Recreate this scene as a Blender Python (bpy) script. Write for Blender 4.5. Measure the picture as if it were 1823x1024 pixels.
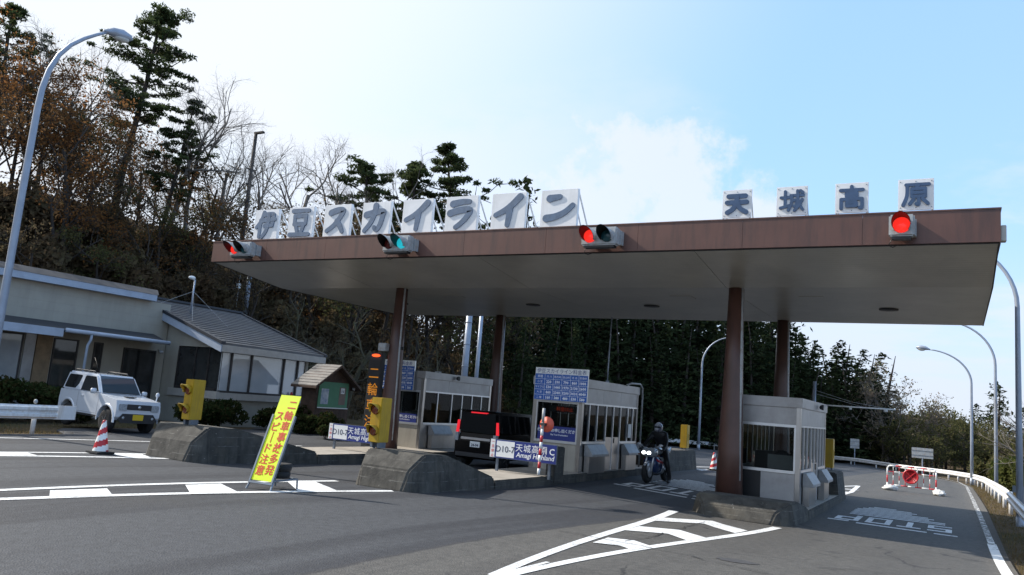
import bpy, bmesh, math, random
from mathutils import Vector, Matrix, Euler
for o in list(bpy.data.objects): bpy.data.objects.remove(o)
scene = bpy.context.scene
COL = scene.collection
R = math.radians

# ------------------------------------------------------------------ camera
cam_d = bpy.data.cameras.new('camera'); cam = bpy.data.objects.new('camera', cam_d); COL.objects.link(cam)
cam.matrix_world = Matrix(((0.87260481, 0.00145862, 0.48842473, 0),
                           (0.48200230, -0.16423207, -0.86064023, 0),
                           (0.07895966, 0.98642065, -0.14401275, 1.7), (0, 0, 0, 1)))
cam_d.sensor_width = 36; cam_d.lens = 1409.066 / 1823 * 36
cam_d.clip_start = 0.05; cam_d.clip_end = 3000
scene.camera = cam

# ------------------------------------------------------------------ sky, sun, exposure
SUN = Vector((-1.305, -0.24, 1.0)).normalized()          # direction towards the sun
SUN_EL = math.asin(SUN.z); SUN_ROT = math.atan2(SUN.x, SUN.y)
world = bpy.data.worlds.new('World'); scene.world = world; world.use_nodes = True
wn = world.node_tree; wn.nodes.clear()
def N(nt, t, **kw):
    n = nt.nodes.new(t)
    for k, v in kw.items():
        if k.startswith('i_'):
            key = k[2:]; key = int(key) if key.isdigit() else key
            n.inputs[key].default_value = v
        else: setattr(n, k, v)
    return n
def mth(nt, op, a, b=None, c=None, clamp=False):
    n = nt.nodes.new('ShaderNodeMath'); n.operation = op; n.use_clamp = clamp
    for i, v in enumerate((a, b, c)):
        if v is None: continue
        if isinstance(v, (int, float)): n.inputs[i].default_value = v
        else: nt.links.new(v, n.inputs[i])
    return n.outputs[0]
def mrange(nt, v, a, b, c=0.0, d=1.0, smooth=True):
    n = nt.nodes.new('ShaderNodeMapRange'); n.interpolation_type = 'SMOOTHSTEP' if smooth else 'LINEAR'
    nt.links.new(v, n.inputs[0])
    for i, x in enumerate((a, b, c, d)): n.inputs[i + 1].default_value = x
    return n.outputs[0]
def mixc(nt, f, a, b, blend='MIX'):
    n = nt.nodes.new('ShaderNodeMix'); n.data_type = 'RGBA'; n.blend_type = blend
    for sock, v in ((n.inputs[0], f), (n.inputs[6], a), (n.inputs[7], b)):
        if isinstance(v, (int, float)): sock.default_value = v
        elif isinstance(v, (tuple, list)): sock.default_value = (*v[:3], 1)
        else: nt.links.new(v, sock)
    return n.outputs[2]
SKY_STRENGTH = 0.12
tc = N(wn, 'ShaderNodeTexCoord')
sky = N(wn, 'ShaderNodeTexSky', sky_type='NISHITA', sun_disc=False, sun_elevation=SUN_EL, sun_rotation=SUN_ROT,
        altitude=600.0, air_density=1.0, dust_density=1.3, ozone_density=1.5)
sep = N(wn, 'ShaderNodeSeparateXYZ'); wn.links.new(tc.outputs['Generated'], sep.inputs[0])
dot = N(wn, 'ShaderNodeVectorMath', operation='DOT_PRODUCT'); wn.links.new(tc.outputs['Generated'], dot.inputs[0])
dot.inputs[1].default_value = SUN
haze_f = mrange(wn, dot.outputs['Value'], 0.22, 0.74)               # thin bright veil of cloud round the sun
c0 = mixc(wn, 0.64, sky.outputs[0], (1.80, 3.02, 4.9))                  # high thin haze
c1 = mixc(wn, mth(wn, 'MULTIPLY', haze_f, 0.92), c0, (3.62, 3.80, 4.0))
# puffy cloud on a flat layer
zz = mth(wn, 'ADD', mth(wn, 'MAXIMUM', sep.outputs[2], 0.0), 0.10)
comb = N(wn, 'ShaderNodeCombineXYZ')
wn.links.new(mth(wn, 'DIVIDE', sep.outputs[0], zz), comb.inputs[0]); wn.links.new(mth(wn, 'DIVIDE', sep.outputs[1], zz), comb.inputs[1])
mp = N(wn, 'ShaderNodeMapping'); wn.links.new(comb.outputs[0], mp.inputs[0])
mp.inputs['Location'].default_value = (3.3, 1.7, 0.4); mp.inputs['Scale'].default_value = (1.0, 1.0, 1.0)
nz = N(wn, 'ShaderNodeTexNoise', i_Scale=0.8, i_Detail=9.0, i_Roughness=0.58); wn.links.new(mp.outputs[0], nz.inputs['Vector'])
low = mrange(wn, sep.outputs[2], 0.52, 0.20)
cl = mrange(wn, mth(wn, 'ADD', nz.outputs[0], mth(wn, 'MULTIPLY', low, 0.16)), 0.60, 0.74)
cl = mth(wn, 'MULTIPLY', cl, low)
# one bank of cumulus low in the north, broken up by noise
cn = N(wn, 'ShaderNodeTexNoise', i_Scale=13.0, i_Detail=9.0, i_Roughness=0.64); wn.links.new(tc.outputs['Generated'], cn.inputs['Vector'])
bank = None
for cdir, rad in (((-0.384, 0.887, 0.256), 0.13), ((-0.300, 0.905, 0.292), 0.10), ((-0.345, 0.89, 0.295), 0.09), ((-0.415, 0.889, 0.200), 0.12), ((-0.30, 0.92, 0.225), 0.11), ((-0.20, 0.95, 0.24), 0.07)):
    cv_ = Vector(cdir).normalized(); dd = N(wn, 'ShaderNodeVectorMath', operation='DISTANCE'); wn.links.new(tc.outputs['Generated'], dd.inputs[0]); dd.inputs[1].default_value = cv_
    m_ = mrange(wn, dd.outputs['Value'], rad * 1.25, rad * 0.1); bank = m_ if bank is None else mth(wn, 'MAXIMUM', bank, m_)
cum = mrange(wn, mth(wn, 'ADD', cn.outputs[0], mth(wn, 'MULTIPLY', bank, 0.40)), 0.58, 0.82)
cum = mth(wn, 'MULTIPLY', cum, mrange(wn, bank, 0.0, 0.25))
cl = mth(wn, 'MAXIMUM', mth(wn, 'MULTIPLY', cl, 0.75), cum)
c2 = mixc(wn, mth(wn, 'MULTIPLY', cl, 0.66), c1, (3.55, 3.55, 3.70))
hz = mrange(wn, sep.outputs[2], 0.26, 0.02)
c3 = mixc(wn, mth(wn, 'MULTIPLY', hz, 0.75), c2, (2.85, 3.10, 3.55))
bg = N(wn, 'ShaderNodeBackground', i_Strength=SKY_STRENGTH); wn.links.new(c3, bg.inputs[0])
wo = N(wn, 'ShaderNodeOutputWorld'); wn.links.new(bg.outputs[0], wo.inputs[0])

sun_d = bpy.data.lights.new('sun', 'SUN'); sun_d.energy = 3.0; sun_d.angle = R(0.53); sun_d.color = (1.0, 0.93, 0.83)
sun = bpy.data.objects.new('sun', sun_d); COL.objects.link(sun)
sun.rotation_euler = SUN.to_track_quat('Z', 'Y').to_euler(); sun.location = SUN * 200
scene.view_settings.view_transform = 'Standard'; scene.view_settings.look = 'None'
scene.view_settings.gamma = 1.0; scene.view_settings.exposure = 1.2
scene.cycles.max_bounces = 6; scene.cycles.transparent_max_bounces = 8
scene.cycles.use_denoising = True

# ------------------------------------------------------------------ materials
def mat(name, col, rough=0.6, metal=0.0, var=0.15, scale=4.0, bump=0.0, bscale=40.0, spec=0.5, dirt=None, dirt_amt=0.5,
        dscale=1.5, streak=False, coat=0.0, emit=None, estr=0.0, alt=None):
    m = bpy.data.materials.new(name); m.use_nodes = True; nt = m.node_tree
    b = nt.nodes['Principled BSDF']; b.inputs['Roughness'].default_value = rough; b.inputs['Metallic'].default_value = metal
    b.inputs['Specular IOR Level'].default_value = spec; b.inputs['Coat Weight'].default_value = coat
    t = N(nt, 'ShaderNodeTexCoord'); vec = t.outputs['Object']
    if emit: b.inputs['Emission Color'].default_value = (*emit, 1); b.inputs['Emission Strength'].default_value = estr
    out = None
    if var > 0 or alt:
        n = N(nt, 'ShaderNodeTexNoise', i_Scale=scale, i_Detail=5.0, i_Roughness=0.6); nt.links.new(vec, n.inputs['Vector'])
        f = mrange(nt, n.outputs[0], 0.3, 0.7)
        lo = tuple(max(0, c * (1 - var)) for c in col); hi = tuple(min(1, c * (1 + var)) for c in col)
        if alt: lo, hi = col, alt
        out = mixc(nt, f, lo, hi)
    if dirt:
        n2 = N(nt, 'ShaderNodeTexNoise', i_Scale=dscale, i_Detail=7.0, i_Roughness=0.68)
        if streak:
            mp_ = N(nt, 'ShaderNodeMapping'); mp_.inputs['Scale'].default_value = (3.0, 3.0, 0.35)
            nt.links.new(vec, mp_.inputs[0]); nt.links.new(mp_.outputs[0], n2.inputs['Vector'])
        else: nt.links.new(vec, n2.inputs['Vector'])
        f2 = mth(nt, 'MULTIPLY', mrange(nt, n2.outputs[0], 0.44, 0.68), dirt_amt)
        out = mixc(nt, f2, out if out is not None else col, dirt)
    if out is not None: nt.links.new(out, b.inputs['Base Color'])
    else: b.inputs['Base Color'].default_value = (*col, 1)
    if bump > 0:
        n3 = N(nt, 'ShaderNodeTexNoise', i_Scale=bscale, i_Detail=4.0); nt.links.new(vec, n3.inputs['Vector'])
        bp = N(nt, 'ShaderNodeBump', i_Strength=bump, i_Distance=0.02); nt.links.new(n3.outputs[0], bp.inputs['Height'])
        nt.links.new(bp.outputs[0], b.inputs['Normal'])
    return m
def glass_mat(name, tint=(0.75, 0.82, 0.85), opacity=0.35, base=(0.03, 0.035, 0.04), rough=0.02):
    m = bpy.data.materials.new(name); m.use_nodes = True; nt = m.node_tree; nt.nodes.clear()
    b = N(nt, 'ShaderNodeBsdfPrincipled'); b.inputs['Base Color'].default_value = (*base, 1); b.inputs['Roughness'].default_value = rough
    b.inputs['Specular IOR Level'].default_value = 0.6
    tr = N(nt, 'ShaderNodeBsdfTransparent'); tr.inputs[0].default_value = (*tint, 1)
    fr = N(nt, 'ShaderNodeFresnel', i_IOR=1.5)
    f = mth(nt, 'ADD', mth(nt, 'MULTIPLY', fr.outputs[0], 1.0), opacity, clamp=True)
    mx = N(nt, 'ShaderNodeMixShader'); nt.links.new(f, mx.inputs[0]); nt.links.new(tr.outputs[0], mx.inputs[1]); nt.links.new(b.outputs[0], mx.inputs[2])
    o = N(nt, 'ShaderNodeOutputMaterial'); nt.links.new(mx.outputs[0], o.inputs[0])
    return m
def leaf_mat(name, c1, c2, c3=None, trans=0.35, nscale=0.55):
    m = bpy.data.materials.new(name); m.use_nodes = True; nt = m.node_tree; nt.nodes.clear()
    g = N(nt, 'ShaderNodeNewGeometry'); oi = N(nt, 'ShaderNodeObjectInfo')
    n = N(nt, 'ShaderNodeTexNoise', i_Scale=nscale, i_Detail=3.0); nt.links.new(g.outputs['Position'], n.inputs['Vector'])
    n2 = N(nt, 'ShaderNodeTexNoise', i_Scale=9.0, i_Detail=1.0); nt.links.new(g.outputs['Position'], n2.inputs['Vector'])
    a = mixc(nt, mrange(nt, n.outputs[0], 0.36, 0.64), c1, c2)
    if c3: a = mixc(nt, mrange(nt, n2.outputs[0], 0.48, 0.66), a, c3)
    d = N(nt, 'ShaderNodeBsdfDiffuse'); t = N(nt, 'ShaderNodeBsdfTranslucent'); nt.links.new(a, d.inputs[0]); nt.links.new(a, t.inputs[0])
    mx = N(nt, 'ShaderNodeMixShader'); mx.inputs[0].default_value = trans
    nt.links.new(d.outputs[0], mx.inputs[1]); nt.links.new(t.outputs[0], mx.inputs[2])
    o = N(nt, 'ShaderNodeOutputMaterial'); nt.links.new(mx.outputs[0], o.inputs[0])
    return m
def asphalt_mat():
    m = bpy.data.materials.new('asphalt'); m.use_nodes = True; nt = m.node_tree; b = nt.nodes['Principled BSDF']
    t = N(nt, 'ShaderNodeTexCoord'); v = t.outputs['Object']; s = N(nt, 'ShaderNodeSeparateXYZ'); nt.links.new(v, s.inputs[0])
    fine = N(nt, 'ShaderNodeTexNoise', i_Scale=70.0, i_Detail=3.0, i_Roughness=0.7); nt.links.new(v, fine.inputs['Vector'])
    vor = N(nt, 'ShaderNodeTexVoronoi', i_Scale=55.0); nt.links.new(v, vor.inputs['Vector'])
    big = N(nt, 'ShaderNodeTexNoise', i_Scale=0.45, i_Detail=6.0, i_Roughness=0.62); nt.links.new(v, big.inputs['Vector'])
    mp1 = N(nt, 'ShaderNodeMapping'); mp1.inputs['Scale'].default_value = (1.5, 0.05, 1); nt.links.new(v, mp1.inputs[0])
    lanes = N(nt, 'ShaderNodeTexNoise', i_Scale=1.0, i_Detail=4.0); nt.links.new(mp1.outputs[0], lanes.inputs['Vector'])
    wob = N(nt, 'ShaderNodeTexNoise', i_Scale=3.0, i_Detail=2.0); nt.links.new(v, wob.inputs['Vector'])
    xx = mth(nt, 'ADD', s.outputs[0], mth(nt, 'MULTIPLY', mth(nt, 'SUBTRACT', wob.outputs[0], 0.5), 0.10))
    old = mrange(nt, xx, -5.28, -5.16)                       # seam between the newer black lane and the older grey surface
    new_c = mixc(nt, fine.outputs[0], (0.036, 0.039, 0.045), (0.062, 0.066, 0.074))
    new_c = mixc(nt, mth(nt, 'MULTIPLY', mrange(nt, lanes.outputs[0], 0.46, 0.60), 0.75), new_c, (0.026, 0.028, 0.034))
    stone = mrange(nt, vor.outputs['Distance'], 0.0, 0.45)
    old_c = mixc(nt, stone, (0.16, 0.15, 0.135), (0.075, 0.073, 0.069))
    old_c = mixc(nt, mth(nt, 'MULTIPLY', mrange(nt, lanes.outputs[0], 0.42, 0.68), 0.55), old_c, (0.062, 0.06, 0.058))
    c = mixc(nt, old, new_c, old_c)
    seam = mth(nt, 'MULTIPLY', mrange(nt, mth(nt, 'ABSOLUTE', mth(nt, 'ADD', xx, 5.22)), 0.06, 0.0), 0.75)
    c = mixc(nt, seam, c, (0.028, 0.028, 0.032))
    c = mixc(nt, mth(nt, 'MULTIPLY', mrange(nt, big.outputs[0], 0.52, 0.74), 0.4), c, (0.045, 0.043, 0.04))
    mid = N(nt, 'ShaderNodeTexNoise', i_Scale=9.0, i_Detail=6.0, i_Roughness=0.72); nt.links.new(v, mid.inputs['Vector'])
    c = mixc(nt, 0.42, c, mixc(nt, mrange(nt, mid.outputs[0], 0.3, 0.7), (0.25, 0.25, 0.25), (0.78, 0.77, 0.75)), 'OVERLAY')
    spot = N(nt, 'ShaderNodeTexVoronoi', i_Scale=0.55); nt.links.new(v, spot.inputs['Vector'])
    c = mixc(nt, mth(nt, 'MULTIPLY', mrange(nt, mth(nt, 'ADD', spot.outputs['Distance'], mth(nt, 'MULTIPLY', mid.outputs[0], 0.12)), 0.17, 0.12), 0.45), c, (0.03, 0.03, 0.032))
    # a few cracks
    cv = N(nt, 'ShaderNodeTexVoronoi', feature='DISTANCE_TO_EDGE', i_Scale=0.22)
    dv = N(nt, 'ShaderNodeTexNoise', i_Scale=1.7, i_Detail=5.0); nt.links.new(v, dv.inputs['Vector'])
    va = N(nt, 'ShaderNodeVectorMath', operation='MULTIPLY_ADD'); nt.links.new(dv.outputs['Color'], va.inputs[0]); va.inputs[1].default_value = (0.9, 0.9, 0); nt.links.new(v, va.inputs[2])
    nt.links.new(va.outputs[0], cv.inputs['Vector'])
    crack = mth(nt, 'MULTIPLY', mth(nt, 'MULTIPLY', mrange(nt, cv.outputs['Distance'], 0.006, 0.001), old), mrange(nt, big.outputs[0], 0.46, 0.56))
    c = mixc(nt, mth(nt, 'MULTIPLY', crack, 0.8), c, (0.02, 0.02, 0.022))
    nt.links.new(c, b.inputs['Base Color']); b.inputs['Roughness'].default_value = 0.78; b.inputs['Specular IOR Level'].default_value = 0.35
    bp = N(nt, 'ShaderNodeBump', i_Strength=0.5, i_Distance=0.012); nt.links.new(vor.outputs['Distance'], bp.inputs['Height']); nt.links.new(bp.outputs[0], b.inputs['Normal'])
    return m
def terrain_mat():
    m = bpy.data.materials.new('leaf_litter_ground'); m.use_nodes = True; nt = m.node_tree; b = nt.nodes['Principled BSDF']
    v = N(nt, 'ShaderNodeTexCoord').outputs['Object']
    a = N(nt, 'ShaderNodeTexNoise', i_Scale=0.35, i_Detail=6.0, i_Roughness=0.65); nt.links.new(v, a.inputs['Vector'])
    f = N(nt, 'ShaderNodeTexNoise', i_Scale=14.0, i_Detail=5.0, i_Roughness=0.7); nt.links.new(v, f.inputs['Vector'])
    c = mixc(nt, f.outputs[0], (0.045, 0.030, 0.020), (0.15, 0.115, 0.07))
    c = mixc(nt, mth(nt, 'MULTIPLY', mrange(nt, a.outputs[0], 0.5, 0.68), 0.7), c, (0.05, 0.055, 0.022))
    nt.links.new(c, b.inputs['Base Color']); b.inputs['Roughness'].default_value = 0.95; b.inputs['Specular IOR Level'].default_value = 0.1
    bp = N(nt, 'ShaderNodeBump', i_Strength=0.8, i_Distance=0.06); nt.links.new(f.outputs[0], bp.inputs['Height']); nt.links.new(bp.outputs[0], b.inputs['Normal'])
    return m
def paint_mat():                                             # worn road paint
    m = bpy.data.materials.new('road_paint'); m.use_nodes = True; nt = m.node_tree; b = nt.nodes['Principled BSDF']
    v = N(nt, 'ShaderNodeTexCoord').outputs['Object']
    n = N(nt, 'ShaderNodeTexNoise', i_Scale=28.0, i_Detail=5.0, i_Roughness=0.7); nt.links.new(v, n.inputs['Vector'])
    n2 = N(nt, 'ShaderNodeTexNoise', i_Scale=1.3, i_Detail=3.0); nt.links.new(v, n2.inputs['Vector'])
    c = mixc(nt, mth(nt, 'MULTIPLY', mrange(nt, mth(nt, 'ADD', n.outputs[0], mth(nt, 'MULTIPLY', n2.outputs[0], 0.35)), 0.66, 0.84), 0.8), (0.70, 0.71, 0.71), (0.20, 0.20, 0.20))
    nt.links.new(c, b.inputs['Base Color']); b.inputs['Roughness'].default_value = 0.7
    return m
def worn_paint_mat():
    m = bpy.data.materials.new('flaking_road_paint'); m.use_nodes = True; nt = m.node_tree; b = nt.nodes['Principled BSDF']
    v = N(nt, 'ShaderNodeTexCoord').outputs['Object']; s = N(nt, 'ShaderNodeSeparateXYZ'); nt.links.new(v, s.inputs[0])
    n = N(nt, 'ShaderNodeTexNoise', i_Scale=7.0, i_Detail=7.0, i_Roughness=0.75); nt.links.new(v, n.inputs['Vector'])
    w = mrange(nt, s.outputs[1], 17.0, 22.5, 0.0, 0.17)
    c = mixc(nt, mrange(nt, mth(nt, 'ADD', n.outputs[0], w), 0.60, 0.66), (0.76, 0.76, 0.74), (0.12, 0.115, 0.105))
    nt.links.new(c, b.inputs['Base Color']); b.inputs['Roughness'].default_value = 0.75
    return m
MT = {}
def defmats():
    A = MT
    A['asphalt'] = asphalt_mat(); A['terrain'] = terrain_mat(); A['paint'] = paint_mat(); A['worn'] = worn_paint_mat()
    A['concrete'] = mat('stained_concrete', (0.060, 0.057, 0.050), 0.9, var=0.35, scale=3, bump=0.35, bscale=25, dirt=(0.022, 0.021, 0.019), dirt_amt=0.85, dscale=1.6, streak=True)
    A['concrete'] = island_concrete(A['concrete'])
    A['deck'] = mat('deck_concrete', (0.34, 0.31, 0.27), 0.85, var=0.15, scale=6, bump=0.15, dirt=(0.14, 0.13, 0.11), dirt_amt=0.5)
    A['fascia'] = mat('brown_fascia_panel', (0.118, 0.056, 0.043), 0.42, var=0.10, scale=0.9, dirt=(0.062, 0.036, 0.032), dirt_amt=0.7, dscale=1.6, streak=True)
    A['pillar'] = mat('brown_column_paint', (0.085, 0.040, 0.030), 0.38, var=0.15, scale=1.5, dirt=(0.045, 0.028, 0.024), dirt_amt=0.4, streak=True)
    A['roofdeck'] = mat('roof_deck_metal', (0.3, 0.3, 0.29), 0.6, 0.2)
    A['white'] = mat('white_sign_paint', (0.78, 0.79, 0.80), 0.45, var=0.05, scale=3, dirt=(0.58, 0.58, 0.57), dirt_amt=0.25, dscale=2, streak=True)
    A['letter'] = mat('faded_blue_letter', (0.085, 0.135, 0.215), 0.5, var=0.2, scale=6, dirt=(0.15, 0.20, 0.27), dirt_amt=0.45, dscale=4)
    A['letter2'] = mat('dark_blue_letter', (0.040, 0.082, 0.165), 0.45, var=0.15, scale=6)
    A['siggrey'] = mat('weathered_grey_paint', (0.36, 0.385, 0.40), 0.5, var=0.1, dirt=(0.25, 0.17, 0.11), dirt_amt=0.55, dscale=7)
    A['black'] = mat('black_paint', (0.012, 0.012, 0.013), 0.45, var=0.2)
    A['rubber'] = mat('black_rubber', (0.018, 0.018, 0.019), 0.85, var=0.3, scale=12)
    A['redlit'] = mat('lit_red_lens', (0.35, 0.01, 0.006), 0.25, var=0, emit=(1.0, 0.03, 0.02), estr=0.42)
    A['greenlit'] = mat('lit_green_lens', (0.02, 0.3, 0.35), 0.2, var=0, emit=(0.02, 0.55, 0.68), estr=0.32)
    A['reddark'] = mat('unlit_red_lens', (0.09, 0.012, 0.01), 0.2, var=0)
    A['greendark'] = mat('unlit_green_lens', (0.012, 0.06, 0.075), 0.2, var=0)
    A['yellow'] = mat('yellow_paint', (0.42, 0.265, 0.012), 0.45, var=0.12, scale=3, dirt=(0.25, 0.16, 0.03), dirt_amt=0.5, dscale=5, streak=True)
    A['amberlens'] = mat('dark_amber_lens', (0.14, 0.03, 0.012), 0.2, var=0)
    A['steel'] = mat('stainless_panel', (0.42, 0.41, 0.40), 0.28, 0.9, var=0.08, scale=2, dirt=(0.3, 0.28, 0.25), dirt_amt=0.35, dscale=2, streak=True)
    A['alu'] = mat('aluminium_frame', (0.62, 0.63, 0.64), 0.35, 0.75, var=0.05)
    A['panel'] = mat('pale_booth_panel', (0.35, 0.345, 0.345), 0.40, 0.35, var=0.06, scale=3, dirt=(0.22, 0.21, 0.195), dirt_amt=0.5, dscale=1.1)
    A['cream'] = mat('cream_booth_panel', (0.36, 0.33, 0.275), 0.5, var=0.05, dirt=(0.24, 0.215, 0.18), dirt_amt=0.4, streak=True)
    A['booth_glass'] = glass_mat('booth_glass', (0.75, 0.79, 0.79), 0.16, (0.012, 0.014, 0.015))
    A['dark_in'] = mat('dark_interior', (0.05, 0.048, 0.045), 0.8)
    A['lamp_grey'] = mat('galvanised_pole', (0.30, 0.345, 0.42), 0.45, 0.3, var=0.1, scale=2, dirt=(0.33, 0.34, 0.36), dirt_amt=0.4, streak=True)
    A['lens_glass'] = mat('lamp_lens', (0.45, 0.45, 0.42), 0.15, var=0.05)
    A['galv'] = mat('white_guardrail_paint', (0.74, 0.75, 0.76), 0.4, 0.1, var=0.05, dirt=(0.42, 0.34, 0.26), dirt_amt=0.4, dscale=3, streak=True)
    A['blue'] = mat('blue_sign_sheet', (0.012, 0.10, 0.40), 0.4, var=0.08)
    A['navy'] = mat('navy_sign_sheet', (0.020, 0.035, 0.19), 0.4, var=0.08)
    A['signwhite'] = mat('white_sign_sheet', (0.74, 0.75, 0.74), 0.45, var=0.03)
    A['ink'] = mat('dark_ink', (0.03, 0.035, 0.07), 0.5, var=0)
    A['navyink'] = mat('navy_ink', (0.03, 0.06, 0.22), 0.5, var=0)
    A['textwhite'] = mat('white_lettering', (0.78, 0.80, 0.82), 0.5, var=0)
    A['fluor'] = mat('fluorescent_yellow_sheet', (0.66, 0.78, 0.005), 0.5, var=0.04)
    A['redink'] = mat('red_lettering', (0.60, 0.02, 0.012), 0.5, var=0)
    A['red'] = mat('red_paint', (0.46, 0.02, 0.03), 0.4, var=0.1)
    A['orange'] = mat('orange_red_disc', (0.62, 0.10, 0.055), 0.5, var=0.08)
    A['greyframe'] = mat('grey_steel_frame', (0.16, 0.19, 0.23), 0.4, 0.5)
    A['amber_led'] = mat('amber_led', (0.3, 0.1, 0.0), 0.5, var=0, emit=(1.0, 0.36, 0.02), estr=0.17)
    A['red_led'] = mat('red_led', (0.3, 0.03, 0.01), 0.5, var=0, emit=(1.0, 0.10, 0.02), estr=0.8)
    A['dim_led'] = mat('dim_red_led', (0.2, 0.02, 0.01), 0.5, var=0, emit=(1.0, 0.09, 0.03), estr=0.12)
    A['carwhite'] = mat('white_car_paint', (0.62, 0.655, 0.71), 0.25, var=0.02, coat=0.6)
    A['carblack'] = mat('black_car_paint', (0.004, 0.004, 0.005), 0.25, var=0.0, spec=0.16)
    A['carglass'] = mat('dark_car_glass', (0.010, 0.012, 0.014), 0.05, var=0.0, spec=0.38)
    A['windscreen'] = mat('windscreen_glass', (0.045, 0.065, 0.085), 0.04, var=0.0, spec=0.8)
    A['chrome'] = mat('chrome', (0.62, 0.62, 0.64), 0.28, 0.7, var=0)
    A['rim'] = mat('alloy_rim', (0.36, 0.36, 0.37), 0.35, 0.8, var=0.1)
    A['plasticgrey'] = mat('dark_grey_plastic', (0.03, 0.03, 0.032), 0.6, var=0.1)
    A['tail'] = mat('lit_tail_lamp', (0.25, 0.008, 0.008), 0.2, var=0, emit=(1.0, 0.03, 0.05), estr=0.35)
    A['headglass'] = mat('headlamp_glass', (0.34, 0.36, 0.38), 0.08, var=0.2, scale=20, spec=0.8)
    A['headlit'] = mat('lit_headlamp', (0.9, 0.9, 0.9), 0.1, var=0, emit=(0.95, 0.97, 1.0), estr=4.0)
    A['plate_yellow'] = mat('yellow_plate', (0.70, 0.47, 0.02), 0.5, var=0.03)
    A['wall'] = siding_mat('cream_siding', (0.35, 0.325, 0.27))
    A['wingroof'] = mat('dark_roof_sheet', (0.022, 0.027, 0.037), 0.5, 0.1, var=0.15)
    A['trim'] = mat('pale_blue_trim', (0.36, 0.415, 0.50), 0.5, var=0.05, dirt=(0.26, 0.29, 0.34), dirt_amt=0.4)
    A['bayroof'] = mat('brown_grey_roof_sheet', (0.088, 0.092, 0.10), 0.42, 0.25, var=0.15, scale=2, dirt=(0.08, 0.07, 0.06), dirt_amt=0.4)
    A['baytrim'] = mat('beige_trim', (0.40, 0.37, 0.33), 0.55, var=0.08)
    A['curtain_glass'] = mat('curtained_window', (0.33, 0.35, 0.36), 0.05, var=0.12, scale=1.0, spec=0.7)
    A['sky_glass'] = mat('bay_window_glass', (0.47, 0.50, 0.52), 0.03, var=0.1, scale=0.7, spec=1.0, coat=0.5)
    A['dark_glass'] = mat('dark_window_glass', (0.028, 0.03, 0.03), 0.04, var=0.3, scale=2, spec=0.6)
    A['winframe'] = mat('dark_bronze_frame', (0.045, 0.04, 0.038), 0.5, 0.3, var=0.1)
    A['brownwood'] = mat('brown_board', (0.065, 0.037, 0.024), 0.8, var=0.3, scale=5, streak=False, bump=0.2)
    A['tanpanel'] = mat('tan_panel', (0.22, 0.15, 0.085), 0.7, var=0.2)
    A['greenboard'] = mat('green_notice_board', (0.085, 0.235, 0.13), 0.7, var=0.06)
    A['bark'] = mat('grey_bark', (0.075, 0.062, 0.05), 0.9, var=0.35, scale=6, bump=0.6, bscale=18)
    A['darkbark'] = mat('dark_bark', (0.040, 0.031, 0.025), 0.9, var=0.35, scale=6, bump=0.6, bscale=18)
    A['mossbark'] = mat('mossy_bark', (0.085, 0.08, 0.04), 0.9, var=0.35, scale=3, bump=0.6, bscale=18, alt=(0.05, 0.04, 0.03))
    A['twig'] = mat('grey_twig', (0.17, 0.15, 0.13), 0.9, var=0.2)
    A['cedar'] = leaf_mat('cedar_foliage', (0.020, 0.032, 0.016), (0.046, 0.062, 0.026), (0.034, 0.038, 0.022), 0.25)
    A['pine'] = leaf_mat('pine_needles', (0.045, 0.068, 0.030), (0.075, 0.100, 0.042), (0.06, 0.066, 0.032), 0.4)
    A['orange_leaf'] = leaf_mat('orange_autumn_leaf', (0.20, 0.088, 0.035), (0.145, 0.088, 0.042), (0.26, 0.125, 0.04), 0.5)
    A['brown_leaf'] = leaf_mat('brown_autumn_leaf', (0.125, 0.086, 0.050), (0.13, 0.108, 0.060), (0.085, 0.060, 0.042), 0.45)
    A['olive_leaf'] = leaf_mat('olive_leaf', (0.105, 0.105, 0.042), (0.07, 0.08, 0.032), (0.14, 0.115, 0.055), 0.4)
    A['cherry_leaf'] = leaf_mat('faded_cherry_leaf', (0.22, 0.18, 0.13), (0.17, 0.16, 0.09), (0.27, 0.19, 0.15), 0.45)
    A['hedge'] = leaf_mat('hedge_leaf', (0.020, 0.034, 0.012), (0.042, 0.056, 0.020), (0.055, 0.045, 0.02), 0.25, 1.2)
    A['bush'] = leaf_mat('bright_bush_leaf', (0.065, 0.085, 0.022), (0.10, 0.105, 0.035), (0.045, 0.06, 0.02), 0.35)
    A['dry'] = leaf_mat('dry_grass', (0.20, 0.15, 0.075), (0.13, 0.095, 0.05), (0.09, 0.085, 0.03), 0.35, 1.5)
    A['jacket'] = mat('black_riding_suit', (0.010, 0.010, 0.012), 0.5, var=0.2, scale=8)
    A['sandbag'] = mat('white_sandbag', (0.62, 0.62, 0.60), 0.9, var=0.15, scale=6, bump=0.5, bscale=14)
    A['silver'] = mat('silver_fairing', (0.45, 0.47, 0.5), 0.25, 0.4, var=0.05, coat=0.5)
    A['bikeblue'] = mat('blue_fairing', (0.016, 0.036, 0.105), 0.25, var=0.05, coat=0.5)
    A['brownpost'] = mat('dark_utility_pole', (0.045, 0.038, 0.034), 0.8, var=0.2)
    A['lid'] = mat('dull_metal_lid', (0.30, 0.30, 0.30), 0.5, 0.4, var=0.15, dirt=(0.2, 0.19, 0.18))
    A['kioskroof'] = mat('grey_brown_sheet', (0.16, 0.15, 0.14), 0.5, 0.2, var=0.2)
    A['soffit'] = soffit_mat()
    A['poster'] = mat('faded_poster', (0.20, 0.27, 0.40), 0.6, var=0.5, scale=5, alt=(0.55, 0.58, 0.6))
    A['brownsign'] = mat('brown_poster', (0.17, 0.12, 0.09), 0.6, var=0.1)
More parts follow.
